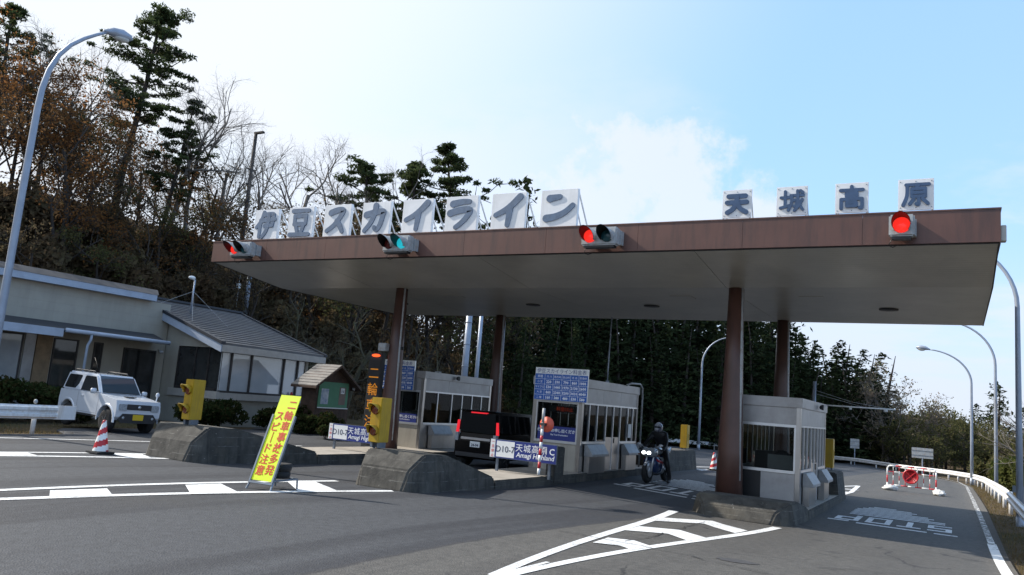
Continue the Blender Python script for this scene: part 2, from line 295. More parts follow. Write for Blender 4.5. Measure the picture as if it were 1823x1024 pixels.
def island_concrete(m):                                      # form-board lines, pale chips and lime runs on the cast concrete
    nt = m.node_tree; b = nt.nodes['Principled BSDF']; src = b.inputs['Base Color'].links[0].from_socket
    v = N(nt, 'ShaderNodeTexCoord').outputs['Object']; s = N(nt, 'ShaderNodeSeparateXYZ'); nt.links.new(v, s.inputs[0])
    n = N(nt, 'ShaderNodeTexNoise', i_Scale=5.0, i_Detail=6.0, i_Roughness=0.7); nt.links.new(v, n.inputs['Vector'])
    zz = mth(nt, 'ADD', s.outputs[2], mth(nt, 'MULTIPLY', n.outputs[0], 0.035))
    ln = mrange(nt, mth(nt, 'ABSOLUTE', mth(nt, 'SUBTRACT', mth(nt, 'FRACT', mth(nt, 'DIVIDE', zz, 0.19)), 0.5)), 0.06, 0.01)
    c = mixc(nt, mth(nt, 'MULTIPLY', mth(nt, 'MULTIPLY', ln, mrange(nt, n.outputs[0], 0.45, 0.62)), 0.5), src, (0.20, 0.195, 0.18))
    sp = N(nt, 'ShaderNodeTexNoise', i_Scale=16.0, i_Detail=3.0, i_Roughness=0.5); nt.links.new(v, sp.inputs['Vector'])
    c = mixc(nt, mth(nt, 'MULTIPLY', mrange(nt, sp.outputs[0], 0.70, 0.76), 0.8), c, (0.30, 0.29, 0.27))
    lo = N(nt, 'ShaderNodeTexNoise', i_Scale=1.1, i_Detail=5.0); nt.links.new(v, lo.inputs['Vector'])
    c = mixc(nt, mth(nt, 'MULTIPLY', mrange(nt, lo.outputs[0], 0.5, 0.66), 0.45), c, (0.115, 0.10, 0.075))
    nt.links.new(c, b.inputs['Base Color']); return m
def siding_mat(name, col):
    m = mat(name, col, 0.7, var=0.06, scale=1.2, dirt=tuple(c * 0.72 for c in col), dirt_amt=0.35, dscale=0.8, streak=True)
    nt = m.node_tree; b = nt.nodes['Principled BSDF']
    s = N(nt, 'ShaderNodeSeparateXYZ'); nt.links.new(N(nt, 'ShaderNodeTexCoord').outputs['Object'], s.inputs[0])
    fr = mth(nt, 'FRACT', mth(nt, 'DIVIDE', s.outputs[2], 0.30)); g = mrange(nt, fr, 0.0, 0.05)
    bp = N(nt, 'ShaderNodeBump', i_Strength=0.35, i_Distance=0.012); nt.links.new(g, bp.inputs['Height']); nt.links.new(bp.outputs[0], b.inputs['Normal'])
    return m
def soffit_mat():
    m = mat('ribbed_soffit_metal', (0.385, 0.365, 0.315), 0.30, 0.0, var=0.10, scale=0.5, dirt=(0.27, 0.255, 0.22), dirt_amt=0.5, dscale=0.7, spec=0.6)
    nt = m.node_tree; b = nt.nodes['Principled BSDF']
    s = N(nt, 'ShaderNodeSeparateXYZ'); nt.links.new(N(nt, 'ShaderNodeTexCoord').outputs['Object'], s.inputs[0])
    fr = mth(nt, 'FRACT', mth(nt, 'DIVIDE', s.outputs[1], 0.15)); g = mrange(nt, mth(nt, 'ABSOLUTE', mth(nt, 'SUBTRACT', fr, 0.5)), 0.36, 0.46)
    bp = N(nt, 'ShaderNodeBump', i_Strength=0.6, i_Distance=0.012); bp.invert = True; nt.links.new(g, bp.inputs['Height']); nt.links.new(bp.outputs[0], b.inputs['Normal'])
    return m
defmats()

# ------------------------------------------------------------------ mesh helpers
class MB:
    def __init__(s): s.v = []; s.f = []; s.mi = []; s.sm = []; s.cur = 0; s.smooth = False; s.xf = None
    def add(s, vs, fs):
        o = len(s.v)
        if s.xf is not None: vs = [tuple(s.xf @ Vector(p)) for p in vs]
        s.v.extend(vs)
        for f in fs: s.f.append(tuple(i + o for i in f)); s.mi.append(s.cur); s.sm.append(s.smooth)
        return s
    def box(s, a, b):
        (x0, y0, z0), (x1, y1, z1) = a, b
        if x0 > x1: x0, x1 = x1, x0
        if y0 > y1: y0, y1 = y1, y0
        if z0 > z1: z0, z1 = z1, z0
        vs = [(x0, y0, z0), (x1, y0, z0), (x1, y1, z0), (x0, y1, z0), (x0, y0, z1), (x1, y0, z1), (x1, y1, z1), (x0, y1, z1)]
        return s.add(vs, [(0, 3, 2, 1), (4, 5, 6, 7), (0, 1, 5, 4), (1, 2, 6, 5), (2, 3, 7, 6), (3, 0, 4, 7)])
    def hexa(s, bot, top):                                   # two quads, counter-clockwise from above
        return s.add(list(bot) + list(top), [(0, 3, 2, 1), (4, 5, 6, 7), (0, 1, 5, 4), (1, 2, 6, 5), (2, 3, 7, 6), (3, 0, 4, 7)])
    def tube(s, pts, rs, n=8, cap=True):
        pts = [Vector(p) for p in pts]
        if isinstance(rs, (int, float)): rs = [rs] * len(pts)
        vs = []; fs = []; ref = None
        for i, p in enumerate(pts):
            d = (pts[min(i + 1, len(pts) - 1)] - pts[max(i - 1, 0)])
            if d.length < 1e-9: d = Vector((0, 0, 1))
            d.normalize()
            if ref is None: ref = Vector((1, 0, 0)) if abs(d.x) < 0.8 else Vector((0, 1, 0))
            u = (ref - d * ref.dot(d))
            if u.length < 1e-6: u = Vector((0, 1, 0)).cross(d)
            u.normalize(); ref = u; w = d.cross(u)
            for k in range(n):
                a = 2 * math.pi * k / n; q = p + (u * math.cos(a) + w * math.sin(a)) * rs[i]; vs.append((q.x, q.y, q.z))
        for i in range(len(pts) - 1):
            for k in range(n):
                k2 = (k + 1) % n; fs.append((i * n + k, i * n + k2, (i + 1) * n + k2, (i + 1) * n + k))
        if cap: fs.append(tuple(range(n - 1, -1, -1))); fs.append(tuple((len(pts) - 1) * n + k for k in range(n)))
        return s.add(vs, fs)
    def lathe(s, prof, n=20, c=(0, 0, 0), axis='z'):
        vs = []; fs = []
        for (r, h) in prof:
            for k in range(n):
                a = 2 * math.pi * k / n; x, y = r * math.cos(a), r * math.sin(a)
                p = (x, y, h) if axis == 'z' else ((h, x, y) if axis == 'x' else (y, h, x))
                vs.append((p[0] + c[0], p[1] + c[1], p[2] + c[2]))
        for i in range(len(prof) - 1):
            for k in range(n):
                k2 = (k + 1) % n; fs.append((i * n + k, i * n + k2, (i + 1) * n + k2, (i + 1) * n + k))
        if prof[0][0] > 1e-6: fs.append(tuple(range(n - 1, -1, -1)))
        if prof[-1][0] > 1e-6: fs.append(tuple((len(prof) - 1) * n + k for k in range(n)))
        return s.add(vs, fs)
    def prism(s, poly, h0, h1, plane='xz'):                  # polygon in a plane pushed along the third axis
        def P(a, b, h): return {'xz': (a, h, b), 'xy': (a, b, h), 'yz': (h, a, b)}[plane]
        n = len(poly); vs = [P(a, b, h0) for a, b in poly] + [P(a, b, h1) for a, b in poly]
        fs = [tuple(range(n)), tuple(range(2 * n - 1, n - 1, -1))] + [(i, n + i, n + (i + 1) % n, (i + 1) % n) for i in range(n)]
        return s.add(vs, fs)
    def quad(s, a, b, c, d): return s.add([a, b, c, d], [(0, 1, 2, 3)])
    def ell(s, c, r, n=12, m=8):
        vs = []; fs = []
        for i in range(m + 1):
            t = math.pi * i / m
            for k in range(n):
                a = 2 * math.pi * k / n
                vs.append((c[0] + r[0] * math.sin(t) * math.cos(a), c[1] + r[1] * math.sin(t) * math.sin(a), c[2] + r[2] * math.cos(t)))
        for i in range(m):
            for k in range(n):
                k2 = (k + 1) % n; fs.append((i * n + k, (i + 1) * n + k, (i + 1) * n + k2, i * n + k2))
        return s.add(vs, fs)
    def build(s, name, m, parent=None, bevel=0.0, fix=False):
        me = bpy.data.meshes.new(name); me.from_pydata(s.v, [], s.f)
        ms = m if isinstance(m, (list, tuple)) else [m]
        for k in ms: me.materials.append(MT[k] if isinstance(k, str) else k)
        for i, p in enumerate(me.polygons): p.material_index = s.mi[i]; p.use_smooth = s.sm[i]
        if fix or bevel > 0:
            bm = bmesh.new(); bm.from_mesh(me)
            bmesh.ops.remove_doubles(bm, verts=bm.verts, dist=1e-5)
            bmesh.ops.recalc_face_normals(bm, faces=bm.faces)
            if bevel > 0:
                es = [e for e in bm.edges if len(e.link_faces) == 2 and e.calc_face_angle(0) > 0.45]
                bmesh.ops.bevel(bm, geom=es, offset=bevel, segments=2, affect='EDGES', clamp_overlap=True)
            bm.to_mesh(me); bm.free()
        me.update()
        o = bpy.data.objects.new(name, me); COL.objects.link(o)
        if parent: o.parent = parent
        return o
def tag(o, label, cat, group=None, kind=None):
    if label: o['label'] = label
    if cat: o['category'] = cat
    if group: o['group'] = group
    if kind: o['kind'] = kind
    return o
def thing(name, label, cat, loc=(0, 0, 0), rz=0.0, group=None):
    o = bpy.data.objects.new(name, None); COL.objects.link(o); o.location = loc; o.rotation_euler = (0, 0, rz)
    o.empty_display_size = 0.2
    return tag(o, label, cat, group)
def struct(o): o['kind'] = 'structure'; return o
def copy_tree(o, parent=None):
    c = o.copy(); COL.objects.link(c)
    if parent: c.parent = parent
    for ch in list(o.children): copy_tree(ch, c)
    return c
def smooth(b): b.smooth = True; return b
def text_mesh(body, size=1.0, extrude=0.004, offset=0.0, shear=0.0, align='CENTER', xscale=1.0, space=1.0, res=3):
    cu = bpy.data.curves.new('lettering', 'FONT'); cu.body = body; cu.size = size; cu.extrude = extrude; cu.offset = offset
    cu.shear = shear; cu.align_x = align; cu.align_y = 'CENTER'; cu.resolution_u = res; cu.space_character = space; cu.fill_mode = 'FRONT' if extrude == 0 else 'BOTH'
    ob = bpy.data.objects.new('lettering', cu); COL.objects.link(ob)
    dg = bpy.context.evaluated_depsgraph_get(); dg.update()
    me = bpy.data.meshes.new_from_object(ob.evaluated_get(dg))
    vs = [(v.co.x * xscale, v.co.y, v.co.z) for v in me.vertices]; fs = [tuple(p.vertices) for p in me.polygons]
    bpy.data.objects.remove(ob); bpy.data.curves.remove(cu); bpy.data.meshes.remove(me)
    return vs, fs
FRONT = Matrix(((1, 0, 0), (0, 0, -1), (0, 1, 0)))           # text plane -> faces -Y
def put_text(b, body, c, size, rot=None, **kw):              # c = centre; text faces -Y unless rot given
    vs, fs = text_mesh(body, size, **kw)
    if not vs: return
    xs = [v[0] for v in vs]; ys = [v[1] for v in vs]
    al = kw.get('align', 'CENTER')
    ox = (min(xs) + max(xs)) / 2 if al == 'CENTER' else min(xs); oy = (min(ys) + max(ys)) / 2
    rot = rot or FRONT; c = Vector(c)
    b.add([tuple(c + rot @ Vector((x - ox, y - oy, z))) for x, y, z in vs], fs)

# ------------------------------------------------------------------ ground shape
def lerp_tab(x, xs, ys):
    if x <= xs[0]: return ys[0]
    for i in range(1, len(xs)):
        if x <= xs[i]:
            t = (x - xs[i - 1]) / (xs[i] - xs[i - 1]); return ys[i - 1] + t * (ys[i] - ys[i - 1])
    return ys[-1]
def sstep(t): t = min(1.0, max(0.0, t)); return t * t * (3 - 2 * t)
def gz(x, y):
    a = lerp_tab(x, [-20, -15, -13.8, -8.7, -4, 60], [0, .2, .25, .23, .42, .42])
    far = max(0.0, y - 28.0); far = min(far, 62.0)
    return -a * sstep((y - 7) / 12) - 0.0265 * (far * far / (far + 4.0) if far > 0 else 0)
def road_l(y): return lerp_tab(y, [-30, 12.8, 13.4, 21, 24, 27, 40, 60, 75, 88, 93], [-20, -20, -22.0, -22.4, -24.5, -26, -28, -27, -23.5, -14, -9])
def road_r(y): return 0.86 if y < 52 else 0.86 - 0.0052 * (y - 52) ** 2
def hill(x, y):
    d1 = -x - 31.0; d2 = -.855 * (x + 27) + .518 * (y - 72)
    k = 3.0; d = 0.5 * (d1 + d2 + math.sqrt((d1 - d2) ** 2 + k * k)) - 1.0
    if d <= 0: return 0.0
    w = sstep((y - 45) / 35)                                # lower behind the plaza than on the left
    s = 0.80 * (1 - w) + 0.36 * w; top = 14.5 * (1 - w) + 14 * w
    return s * (d if d < top else top + (d - top) * 0.12)
def terrain(x, y):
    z = gz(x, y) - 0.05 + hill(x, y)
    if x > 2.6 - 0: z -= 0.38 * min(x - 2.6, 22) * sstep((x - 2.6) / 2)
    return z
# ------------------------------------------------------------------ ground, road, markings
def build_ground():
    def axis(segs):
        out = []
        for a, b, st in segs:
            n = max(1, round((b - a) / st)); out += [a + (b - a) * i / n for i in range(n)]
        return out + [segs[-1][1]]
    xs = axis([(-400, -120, 28), (-120, -60, 4), (-60, -20, 1.2), (-20, 3, 1.0), (3, 30, 2.5), (30, 120, 10), (120, 400, 40)])
    ys = axis([(-120, -10, 12), (-10, 5, 2.5), (5, 60, 1.2), (60, 110, 1.6), (110, 180, 6), (180, 700, 50)])
    b = MB(); rnd = random.Random(5)
    for y in ys:
        for x in xs:
            z = terrain(x, y); h = hill(x, y)
            if h > 0.4: z += (rnd.random() - .5) * min(0.5, h * 0.25)
            b.v.append((x, y, z))
    nx = len(xs)
    for j in range(len(ys) - 1):
        for i in range(nx - 1):
            b.f.append((j * nx + i, j * nx + i + 1, (j + 1) * nx + i + 1, (j + 1) * nx + i)); b.mi.append(0); b.sm.append(True)
    struct(b.build('ground', 'terrain'))
    r = MB(); r.smooth = True; ncol = 46; rows = [-30 + 0.6 * i for i in range(206)]
    for y in rows:
        a, c = road_l(y), road_r(y)
        if y > 88: a = min(a, c - 0.5)
        for i in range(ncol + 1):
            x = a + (c - a) * i / ncol; r.v.append((x, y, gz(x, y)))
    for j in range(len(rows) - 1):
        for i in range(ncol):
            k = j * (ncol + 1) + i; r.f.append((k, k + 1, k + ncol + 2, k + ncol + 1)); r.mi.append(0); r.sm.append(True)
    # edge skirt so that the asphalt has a visible thickness
    n0 = len(r.v)
    for j, y in enumerate(rows):
        for side in (0, ncol):
            x, yy, z = r.v[j * (ncol + 1) + side]; r.v.append((x, yy, z - 0.12))
    for j in range(len(rows) - 1):
        for s_, side in ((0, 0), (1, ncol)):
            a = j * (ncol + 1) + side; c = (j + 1) * (ncol + 1) + side; d = n0 + j * 2 + s_; e = n0 + (j + 1) * 2 + s_
            r.f.append((a, c, e, d)); r.mi.append(0); r.sm.append(False)
    struct(r.build('road', 'asphalt'))
DZ = 0.007
def patch(b, p00, p10, p11, p01, dz=DZ):
    L = max(math.dist(p00, p10), math.dist(p01, p11)); W_ = max(math.dist(p00, p01), math.dist(p10, p11))
    nu = max(1, int(L / 0.4)); nv = max(1, int(W_ / 0.4)); vs = []; fs = []
    for j in range(nv + 1):
        for i in range(nu + 1):
            u, v = i / nu, j / nv
            x = (p00[0] * (1 - u) + p10[0] * u) * (1 - v) + (p01[0] * (1 - u) + p11[0] * u) * v
            y = (p00[1] * (1 - u) + p10[1] * u) * (1 - v) + (p01[1] * (1 - u) + p11[1] * u) * v
            vs.append((x, y, gz(x, y) + dz))
    for j in range(nv):
        for i in range(nu): k = j * (nu + 1) + i; fs.append((k, k + 1, k + nu + 2, k + nu + 1))
    b.add(vs, fs)
def sline(b, pts, w, dz=DZ):
    for p, q in zip(pts[:-1], pts[1:]):
        d = math.dist(p, q); nx, ny = -(q[1] - p[1]) / d * w / 2, (q[0] - p[0]) / d * w / 2
        patch(b, (p[0] - nx, p[1] - ny), (q[0] - nx, q[1] - ny), (q[0] + nx, q[1] + ny), (p[0] + nx, p[1] + ny), dz)
def build_markings():
    b = MB()
    # chevron island in front of the right-hand booth: two outer lines and three bent bars
    patch(b, (-4.05, 7.1), (-3.93, 7.1), (-5.26, 17.4), (-5.45, 17.3))
    patch(b, (-3.96, 7.1), (-3.84, 7.1), (-3.10, 17.45), (-3.30, 17.5))
    patch(b, (-4.00, 7.1), (-3.90, 7.1), (-3.92, 8.25), (-3.97, 8.25))
    for a in ([(-5.03, 15.68), (-4.35, 16.75), (-3.45, 15.89), (-4.92, 14.79), (-4.3, 15.92), (-3.48, 15.0)],
              [(-4.72, 13.36), (-4.18, 13.94), (-3.53, 13.3), (-4.60, 12.38), (-4.09, 12.99), (-3.56, 12.36)],
              [(-4.36, 11.05), (-4.03, 11.25), (-3.62, 10.87), (-4.26, 10.25), (-3.94, 10.42), (-3.68, 10.2)]):
        patch(b, a[3], a[4], a[1], a[0], DZ + .003); patch(b, a[4], a[5], a[2], a[1], DZ + .003)
    struct(b.build('road_marking', 'paint'))
    b = MB()                                                 # striped island on the left of the middle lane
    patch(b, (-11.9, -2), (-11.75, -2), (-10.62, 12.45), (-10.80, 12.5)); patch(b, (-12.2, -2), (-12.0, -2), (-9.05, 12.15), (-9.22, 12.3))
    for a in ([(-10.89, 6.78), (-10.78, 7.56), (-10.12, 7.2), (-10.35, 6.45)], [(-10.78, 8.92), (-10.76, 9.62), (-9.66, 9.05), (-9.85, 8.27)], [(-10.72, 11.13), (-10.72, 11.83), (-9.28, 10.93), (-9.49, 10.14)]):
        patch(b, a[3], a[2], a[1], a[0], DZ + .003)
    struct(b.build('road_marking', 'paint'))
    b = MB()                                                 # small striped island at the left booth island
    sline(b, [(-16.35, 7.0), (-16.0, 8.9), (-15.7, 11.9)], .14); sline(b, [(-15.6, 6.8), (-15.38, 8.5), (-14.78, 11.95)], .18)
    patch(b, (-16.1, 8.4), (-15.5, 8.5), (-15.35, 9.2), (-15.95, 9.3), DZ + .003); patch(b, (-15.75, 10.9), (-15.05, 10.9), (-14.95, 11.4), (-15.7, 11.7), DZ + .003)
    sline(b, [(-19.6, 7), (-19.0, 10.47), (-18.24, 14.22), (-17.4, 18.5)], .12)
    struct(b.build('road_marking', 'paint'))
    b = MB(); sline(b, [(.70, -4), (.70, 14), (.66, 20)], .17); sline(b, [(.66, 20), (.59, 30), (.57, 56)], .13)
    x0 = .57
    sline(b, [(.57, 56), (.2, 66), (-1.2, 76), (-4.2, 85)], .12)
    struct(b.build('road_marking', 'worn'))
    for cx, cy in ((-1.30, 20.42), (-6.75, 20.4)):           # STOP, painted for traffic coming the other way
        b = MB(); Y_ = cy + .62; H = 1.30; w = .13
        def bar(xa, xb, ya, yb): patch(b, (xa, Y_ + ya), (xb, Y_ + ya), (xb, Y_ + yb), (xa, Y_ + yb))
        def X(q): return cx + q
        # letter tops lie towards the viewer: S on the right, then T, O, P to the left
        for (a, c) in ((.73, 1.23),):
            bar(X(a), X(c), 0, .20); bar(X(a), X(c), .55, .75); bar(X(a), X(c), 1.1, 1.3); bar(X(c - w), X(c), .20, .55); bar(X(a), X(a + w), .75, 1.1)
        bar(X(.10), X(.60), 0, .20); bar(X(.285), X(.285 + w), .20, H)
        a, c = -.58, -.04; bar(X(a), X(c), 0, .20); bar(X(a), X(c), 1.1, H); bar(X(a), X(a + w), .20, 1.1); bar(X(c - w), X(c), .20, 1.1)
        a, c = -1.25, -.72; bar(X(a), X(c), 0, .20); bar(X(a), X(c), .6, .8); bar(X(a), X(a + w), .20, .6); bar(X(c - w), X(c), .20, .6); bar(X(c - w), X(c), .8, H)
        struct(b.build('stop_marking', 'paint'))
        b = MB(); patch(b, (cx - 1.36, cy + .30), (cx - .90, cy + .30), (cx - .90, cy + .48), (cx - 1.36, cy + .48)); patch(b, (cx - .72, cy + .10), (cx + .74, cy + .02), (cx + .74, cy + .20), (cx - .72, cy + .30)); patch(b, (cx + .88, cy + .0), (cx + 1.34, cy - .02), (cx + 1.34, cy + .16), (cx + .88, cy + .18))
        struct(b.build('road_marking', 'paint'))
        b = MB(); n = 9
        for i in range(n):
            y = cy + 2.25 + i * 0.33; t = i / (n - 1)
            xa = cx - 1.08 - .0 * t; xb = cx + 1.08 - 1.15 * max(0, t - .15) - (.25 if i % 3 == 2 else 0)
            if t > .6: xa += (t - .6) * .9
            patch(b, (xa, y), (xb, y), (xb, y + .17), (xa, y + .17))
        struct(b.build('road_marking', 'paint'))
    b = MB(); sline(b, [(-3.3, 27.3), (-3.2, 31), (-3.55, 37)], .16); sline(b, [(-4.9, 28), (-3.55, 37)], .16); sline(b, [(-4.3, 29.8), (-3.2, 30.6)], .35); sline(b, [(-3.9, 32.3), (-3.25, 33)], .35)
    struct(b.build('road_marking', 'paint'))
    b = MB(); sline(b, [(-9.7, 31), (-8.6, 38)], .16); sline(b, [(-8.5, 30.6), (-8.6, 38)], .16); sline(b, [(-9.4, 31.4), (-8.4, 31.0)], .35)
    struct(b.build('road_marking', 'paint'))

CRACKS = [[(-5.06, 10.85), (-4.74, 10.87), (-4.5, 10.85), (-4.01, 10.75), (-3.54, 10.71), (-3.01, 10.58), (-2.59, 10.39), (-2.0, 10.16), (-1.2, 9.7)], [(-4.08, 10.95), (-4.03, 11.74), (-4.16, 12.95)], [(-4.25, 14.0), (-4.34, 15.36), (-4.38, 16.29)], [(-1.6, 11.6), (-.8, 12.3), (.3, 12.6)]]
PATCHC = (-2.48, 10.88)
def build_cracks():
    m = mat('crack_filler', (0.018, 0.018, 0.02), .9, var=0.2); rn = random.Random(4); b = MB()
    for line in (CRACKS):
        P = []
        for p, q in zip(line[:-1], line[1:]):
            n = max(2, int(math.dist(p, q) / .22))
            for k in range(n): P.append((p[0] + (q[0] - p[0]) * k / n + rn.gauss(0, .018), p[1] + (q[1] - p[1]) * k / n + rn.gauss(0, .03)))
        P.append(line[-1])
        for p, q in zip(P[:-1], P[1:]): sline(b, [p, q], rn.uniform(.010, .028), .0135)
    struct(b.build('road_crack', m))
    b = MB(); vs = []; cx, cy = PATCHC
    for k in range(22): a = 2 * math.pi * k / 22; rr = 1 + rn.gauss(0, .06); x, y = cx + .26 * rr * math.cos(a), cy + .20 * rr * math.sin(a); vs.append((x, y, gz(x, y) + .006))
    b.add(vs, [tuple(range(22))]); struct(b.build('road_patch', mat('tar_patch', (0.045, 0.045, 0.048), .85, var=.25, scale=12)))
# ------------------------------------------------------------------ toll islands
def island(label, xc, w, ynose, ytop0, hnose, yramp, yend, hdeck=.18, tail=None, flare=.16):
    """concrete island: sloped bumper block at the front, ramp down to a low deck, block at the tail"""
    t = thing('toll_island', label, 'traffic island', (xc, ynose, 0), 0, 'concrete toll islands')
    def prof(stations, name, m):
        b = MB(); vs = []; fs = []; tops = []
        for (y, wb, wt, z) in stations:
            zb = gz(xc, y) - .25; zt = gz(xc, y) + z
            vs += [(-wb / 2, y - ynose, zb), (wb / 2, y - ynose, zb), (wt / 2, y - ynose, zt), (-wt / 2, y - ynose, zt)]
        for i in range(len(stations) - 1):
            a = i * 4; c = a + 4
            for k in range(4): k2 = (k + 1) % 4; fs.append((a + k, a + k2, c + k2, c + k)); tops.append(1 if k == 2 and isinstance(m, list) else 0)
        fs.append((3, 2, 1, 0)); e = (len(stations) - 1) * 4; fs.append((e, e + 1, e + 2, e + 3))
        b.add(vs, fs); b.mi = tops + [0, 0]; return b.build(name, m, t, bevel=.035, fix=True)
    prof([(ynose, w * .72, w * .60, .02), (ynose + .10, w * .86, w * .66, hnose * .55), (ytop0, w, w - 2 * flare, hnose), (ytop0 + .75, w, w - 1.6 * flare, hnose),
          (yramp, w, w - .10, hdeck + .07)], 'bumper_block', 'concrete')
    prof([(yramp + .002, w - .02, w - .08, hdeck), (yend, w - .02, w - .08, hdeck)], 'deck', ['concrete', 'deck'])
    if tail:
        y0, y1, h = tail
        prof([(y0, w - .04, w - .3, h), (y1 - .5, w - .04, w - .3, h), (y1, w * .8, w * .55, h * .8)], 'tail_block', 'concrete')
    return t
def blinker(label, x, y, z, faces=-1, lens=True):
    t = thing('warning_signal', label, 'warning light', (x, y, z), 0, 'yellow warning light boxes on the island ends')
    smb = MB(); smb.box((-.13, -.17, .05), (.13, .17, .94)); smb.build('housing', 'yellow', t, bevel=.012, fix=True)
    for sx in (-1, 1):
        b = MB(); b.box((sx * .09 - .03, -.1, -.06), (sx * .09 + .03, .1, .05)); b.build('foot', 'greyframe', t)
    if lens:
        for k, zz in enumerate((.70, .28)):
            b = MB(); smooth(b); n = 16; vs = []; fs = []
            for j, (yy, rr) in enumerate(((-.17, .112), (-.36, .122))):
                for i in range(n + 1):
                    a = math.pi * (-.16 + 1.32 * i / n); L = yy if j == 0 else -.17 - .21 * (0.35 + .65 * max(0, math.sin(a)))
                    vs.append((rr * math.cos(a), L, zz + rr * math.sin(a)))
            for i in range(n): fs.append((i, i + 1, n + 2 + i, n + 1 + i))
            b.add(vs, fs); v = b.build('visor', 'yellow', t)
            md = v.modifiers.new('thick', 'SOLIDIFY'); md.thickness = .008
            b = MB(); smooth(b); b.lathe([(.105, -.178), (.095, -.20), (.05, -.215), (.0001, -.222)], 18, (0, 0, zz), 'y'); b.build('lens', 'amberlens', t)
    else:
        b = MB(); b.box((.131, -.03, .35), (.15, .03, .6)); b.build('hinge', 'yellow', t)
    return t

# ------------------------------------------------------------------ canopy
XL, XR, YF, YB = -20.31, 0.74, 16.64, 27.3
ZT, ZB, ZS, Y1, Y2 = 5.938, 5.321, 4.978, 19.63, 26.4
def build_canopy():
    t = thing('toll_canopy', 'long flat toll gate canopy with brown fascia standing on four brown columns over the booths', 'canopy', (-9.8, 21.5, 0))
    b = MB(); b.box((XL + .06, YF + .06, ZB + .03), (XR - .06, YB - .06, ZT - .06)); o = b.build('roof', 'roofdeck'); o.parent = t
    o.matrix_parent_inverse = Matrix.Translation((9.8, -21.5, 0))
    MI = Matrix.Translation((9.8, -21.5, 0))
    def part(mb, name, m, **k):
        q = mb.build(name, m, t, **k); q.matrix_parent_inverse = MI; return q
    n = 9; w = (XR - XL) / n                                # fascia in panels, 6 mm joints
    b = MB()
    for i in range(n): b.box((XL + i * w + .003, YF, ZB), (XL + (i + 1) * w - .003, YF + .05, ZT))
    for i in range(n): b.box((XL + i * w + .003, YB - .05, ZB - .1), (XL + (i + 1) * w - .003, YB, ZT))
    b.box((XL, YF + .052, ZB), (XL + .05, YB - .052, ZT)); b.box((XR - .05, YF + .052, ZB), (XR, YB - .052, ZT))
    b.box((XL - .012, YF - .012, ZT + .002), (XR + .012, YF + .09, ZT + .03)); b.box((XL - .012, YF + .092, ZT + .002), (XL + .09, YB, ZT + .03)); b.box((XR - .09, YF + .092, ZT + .002), (XR + .012, YB, ZT + .03))
    part(b, 'fascia', 'fascia')
    b = MB(); b.box((XL + .02, YF + .055, ZB - .02), (XR - .02, YF + .10, ZB)); part(b, 'drip_edge', 'black')
    # soffit: sloping front strip, level middle, short slope at the back
    sec = [(YF + .06, ZB - .004), (Y1, ZS), (Y2, ZS), (YB - .03, ZS + .14)]
    cuts = [XL + .04, -16.2, -10.6, -5.0, XR - .04]
    for j in range(3):
        b = MB()
        for i in range(4):
            a, c = cuts[i] + .006, cuts[i + 1] - .006
            (ya, za), (yb, zb) = sec[j], sec[j + 1]
            ya += .004; yb -= .004
            b.hexa([(a, ya, za), (c, ya, za), (c, yb, zb), (a, yb, zb)], [(a, ya, za + .03), (c, ya, za + .03), (c, yb, zb + .03), (a, yb, zb + .03)])
        part(b, 'soffit', 'soffit')
    for sx in (XL + .02, XR - .04):                         # triangular end trims closing the soffit
        b = MB(); b.prism([(YF + .06, ZB - .012), (Y1, ZS - .012), (Y2, ZS - .012), (YB - .03, ZS + .12), (YB - .06, ZB + .0), (YF + .06, ZB + .0)], sx, sx + .02, 'yz')
        part(b, 'end_trim', 'black')
    for (x, y) in ((-15.19, 19.8), (-4.78, 19.8), (-15.19, 26.1), (-4.78, 26.1)):
        b = smooth(MB()); zb = gz(x, y) - .05
        b.tube([(x, y, zb), (x, y, 1.0), (x, y, 3.0), (x, y, ZS + .02)], [.335, .295, .225, .185], 28); p = part(b, 'pillar', 'pillar')
        b = smooth(MB()); b.tube([(x + .27, y - .12, .3), (x + .20, y - .10, 3.0), (x + .17, y - .08, ZS)], .032, 8); q = b.build('conduit', 'siggrey', p)
    for x in (-17.6, -12.2, -8.1, -1.55):
        for y in ((23.2,) if x > -2 else (23.0,)):
            b = smooth(MB()); b.lathe([(.24, ZS - .03), (.24, ZS + .01), (.19, ZS + .01), (.17, ZS - .012), (.0001, ZS - .012)], 24, (x, y, 0)); part(b, 'ceiling_light', 'plasticgrey')
    for x in (-14.2, -6.6, -3.2):
        b = MB(); b.box((x - .3, 21.0, ZS - .012), (x + .3, 21.5, ZS + .004)); part(b, 'access_hatch', 'soffit')
    b = MB(); b.box((XR + .001, YF + .12, 5.36), (XR + .09, YF + .30, 5.66)); part(b, 'end_lamp', 'lens_glass', bevel=.01, fix=True)
    b = smooth(MB())                                        # flood lamp on the left front column
    b.tube([(-15.6, 19.75, 3.1), (-14.9, 19.75, 3.1)], .05, 8); part(b, 'lamp_bracket', 'black')
    b = MB(); b.box((-15.62, 19.42, 2.98), (-15.32, 19.62, 3.22)); part(b, 'flood_lamp', 'siggrey', bevel=.02, fix=True)
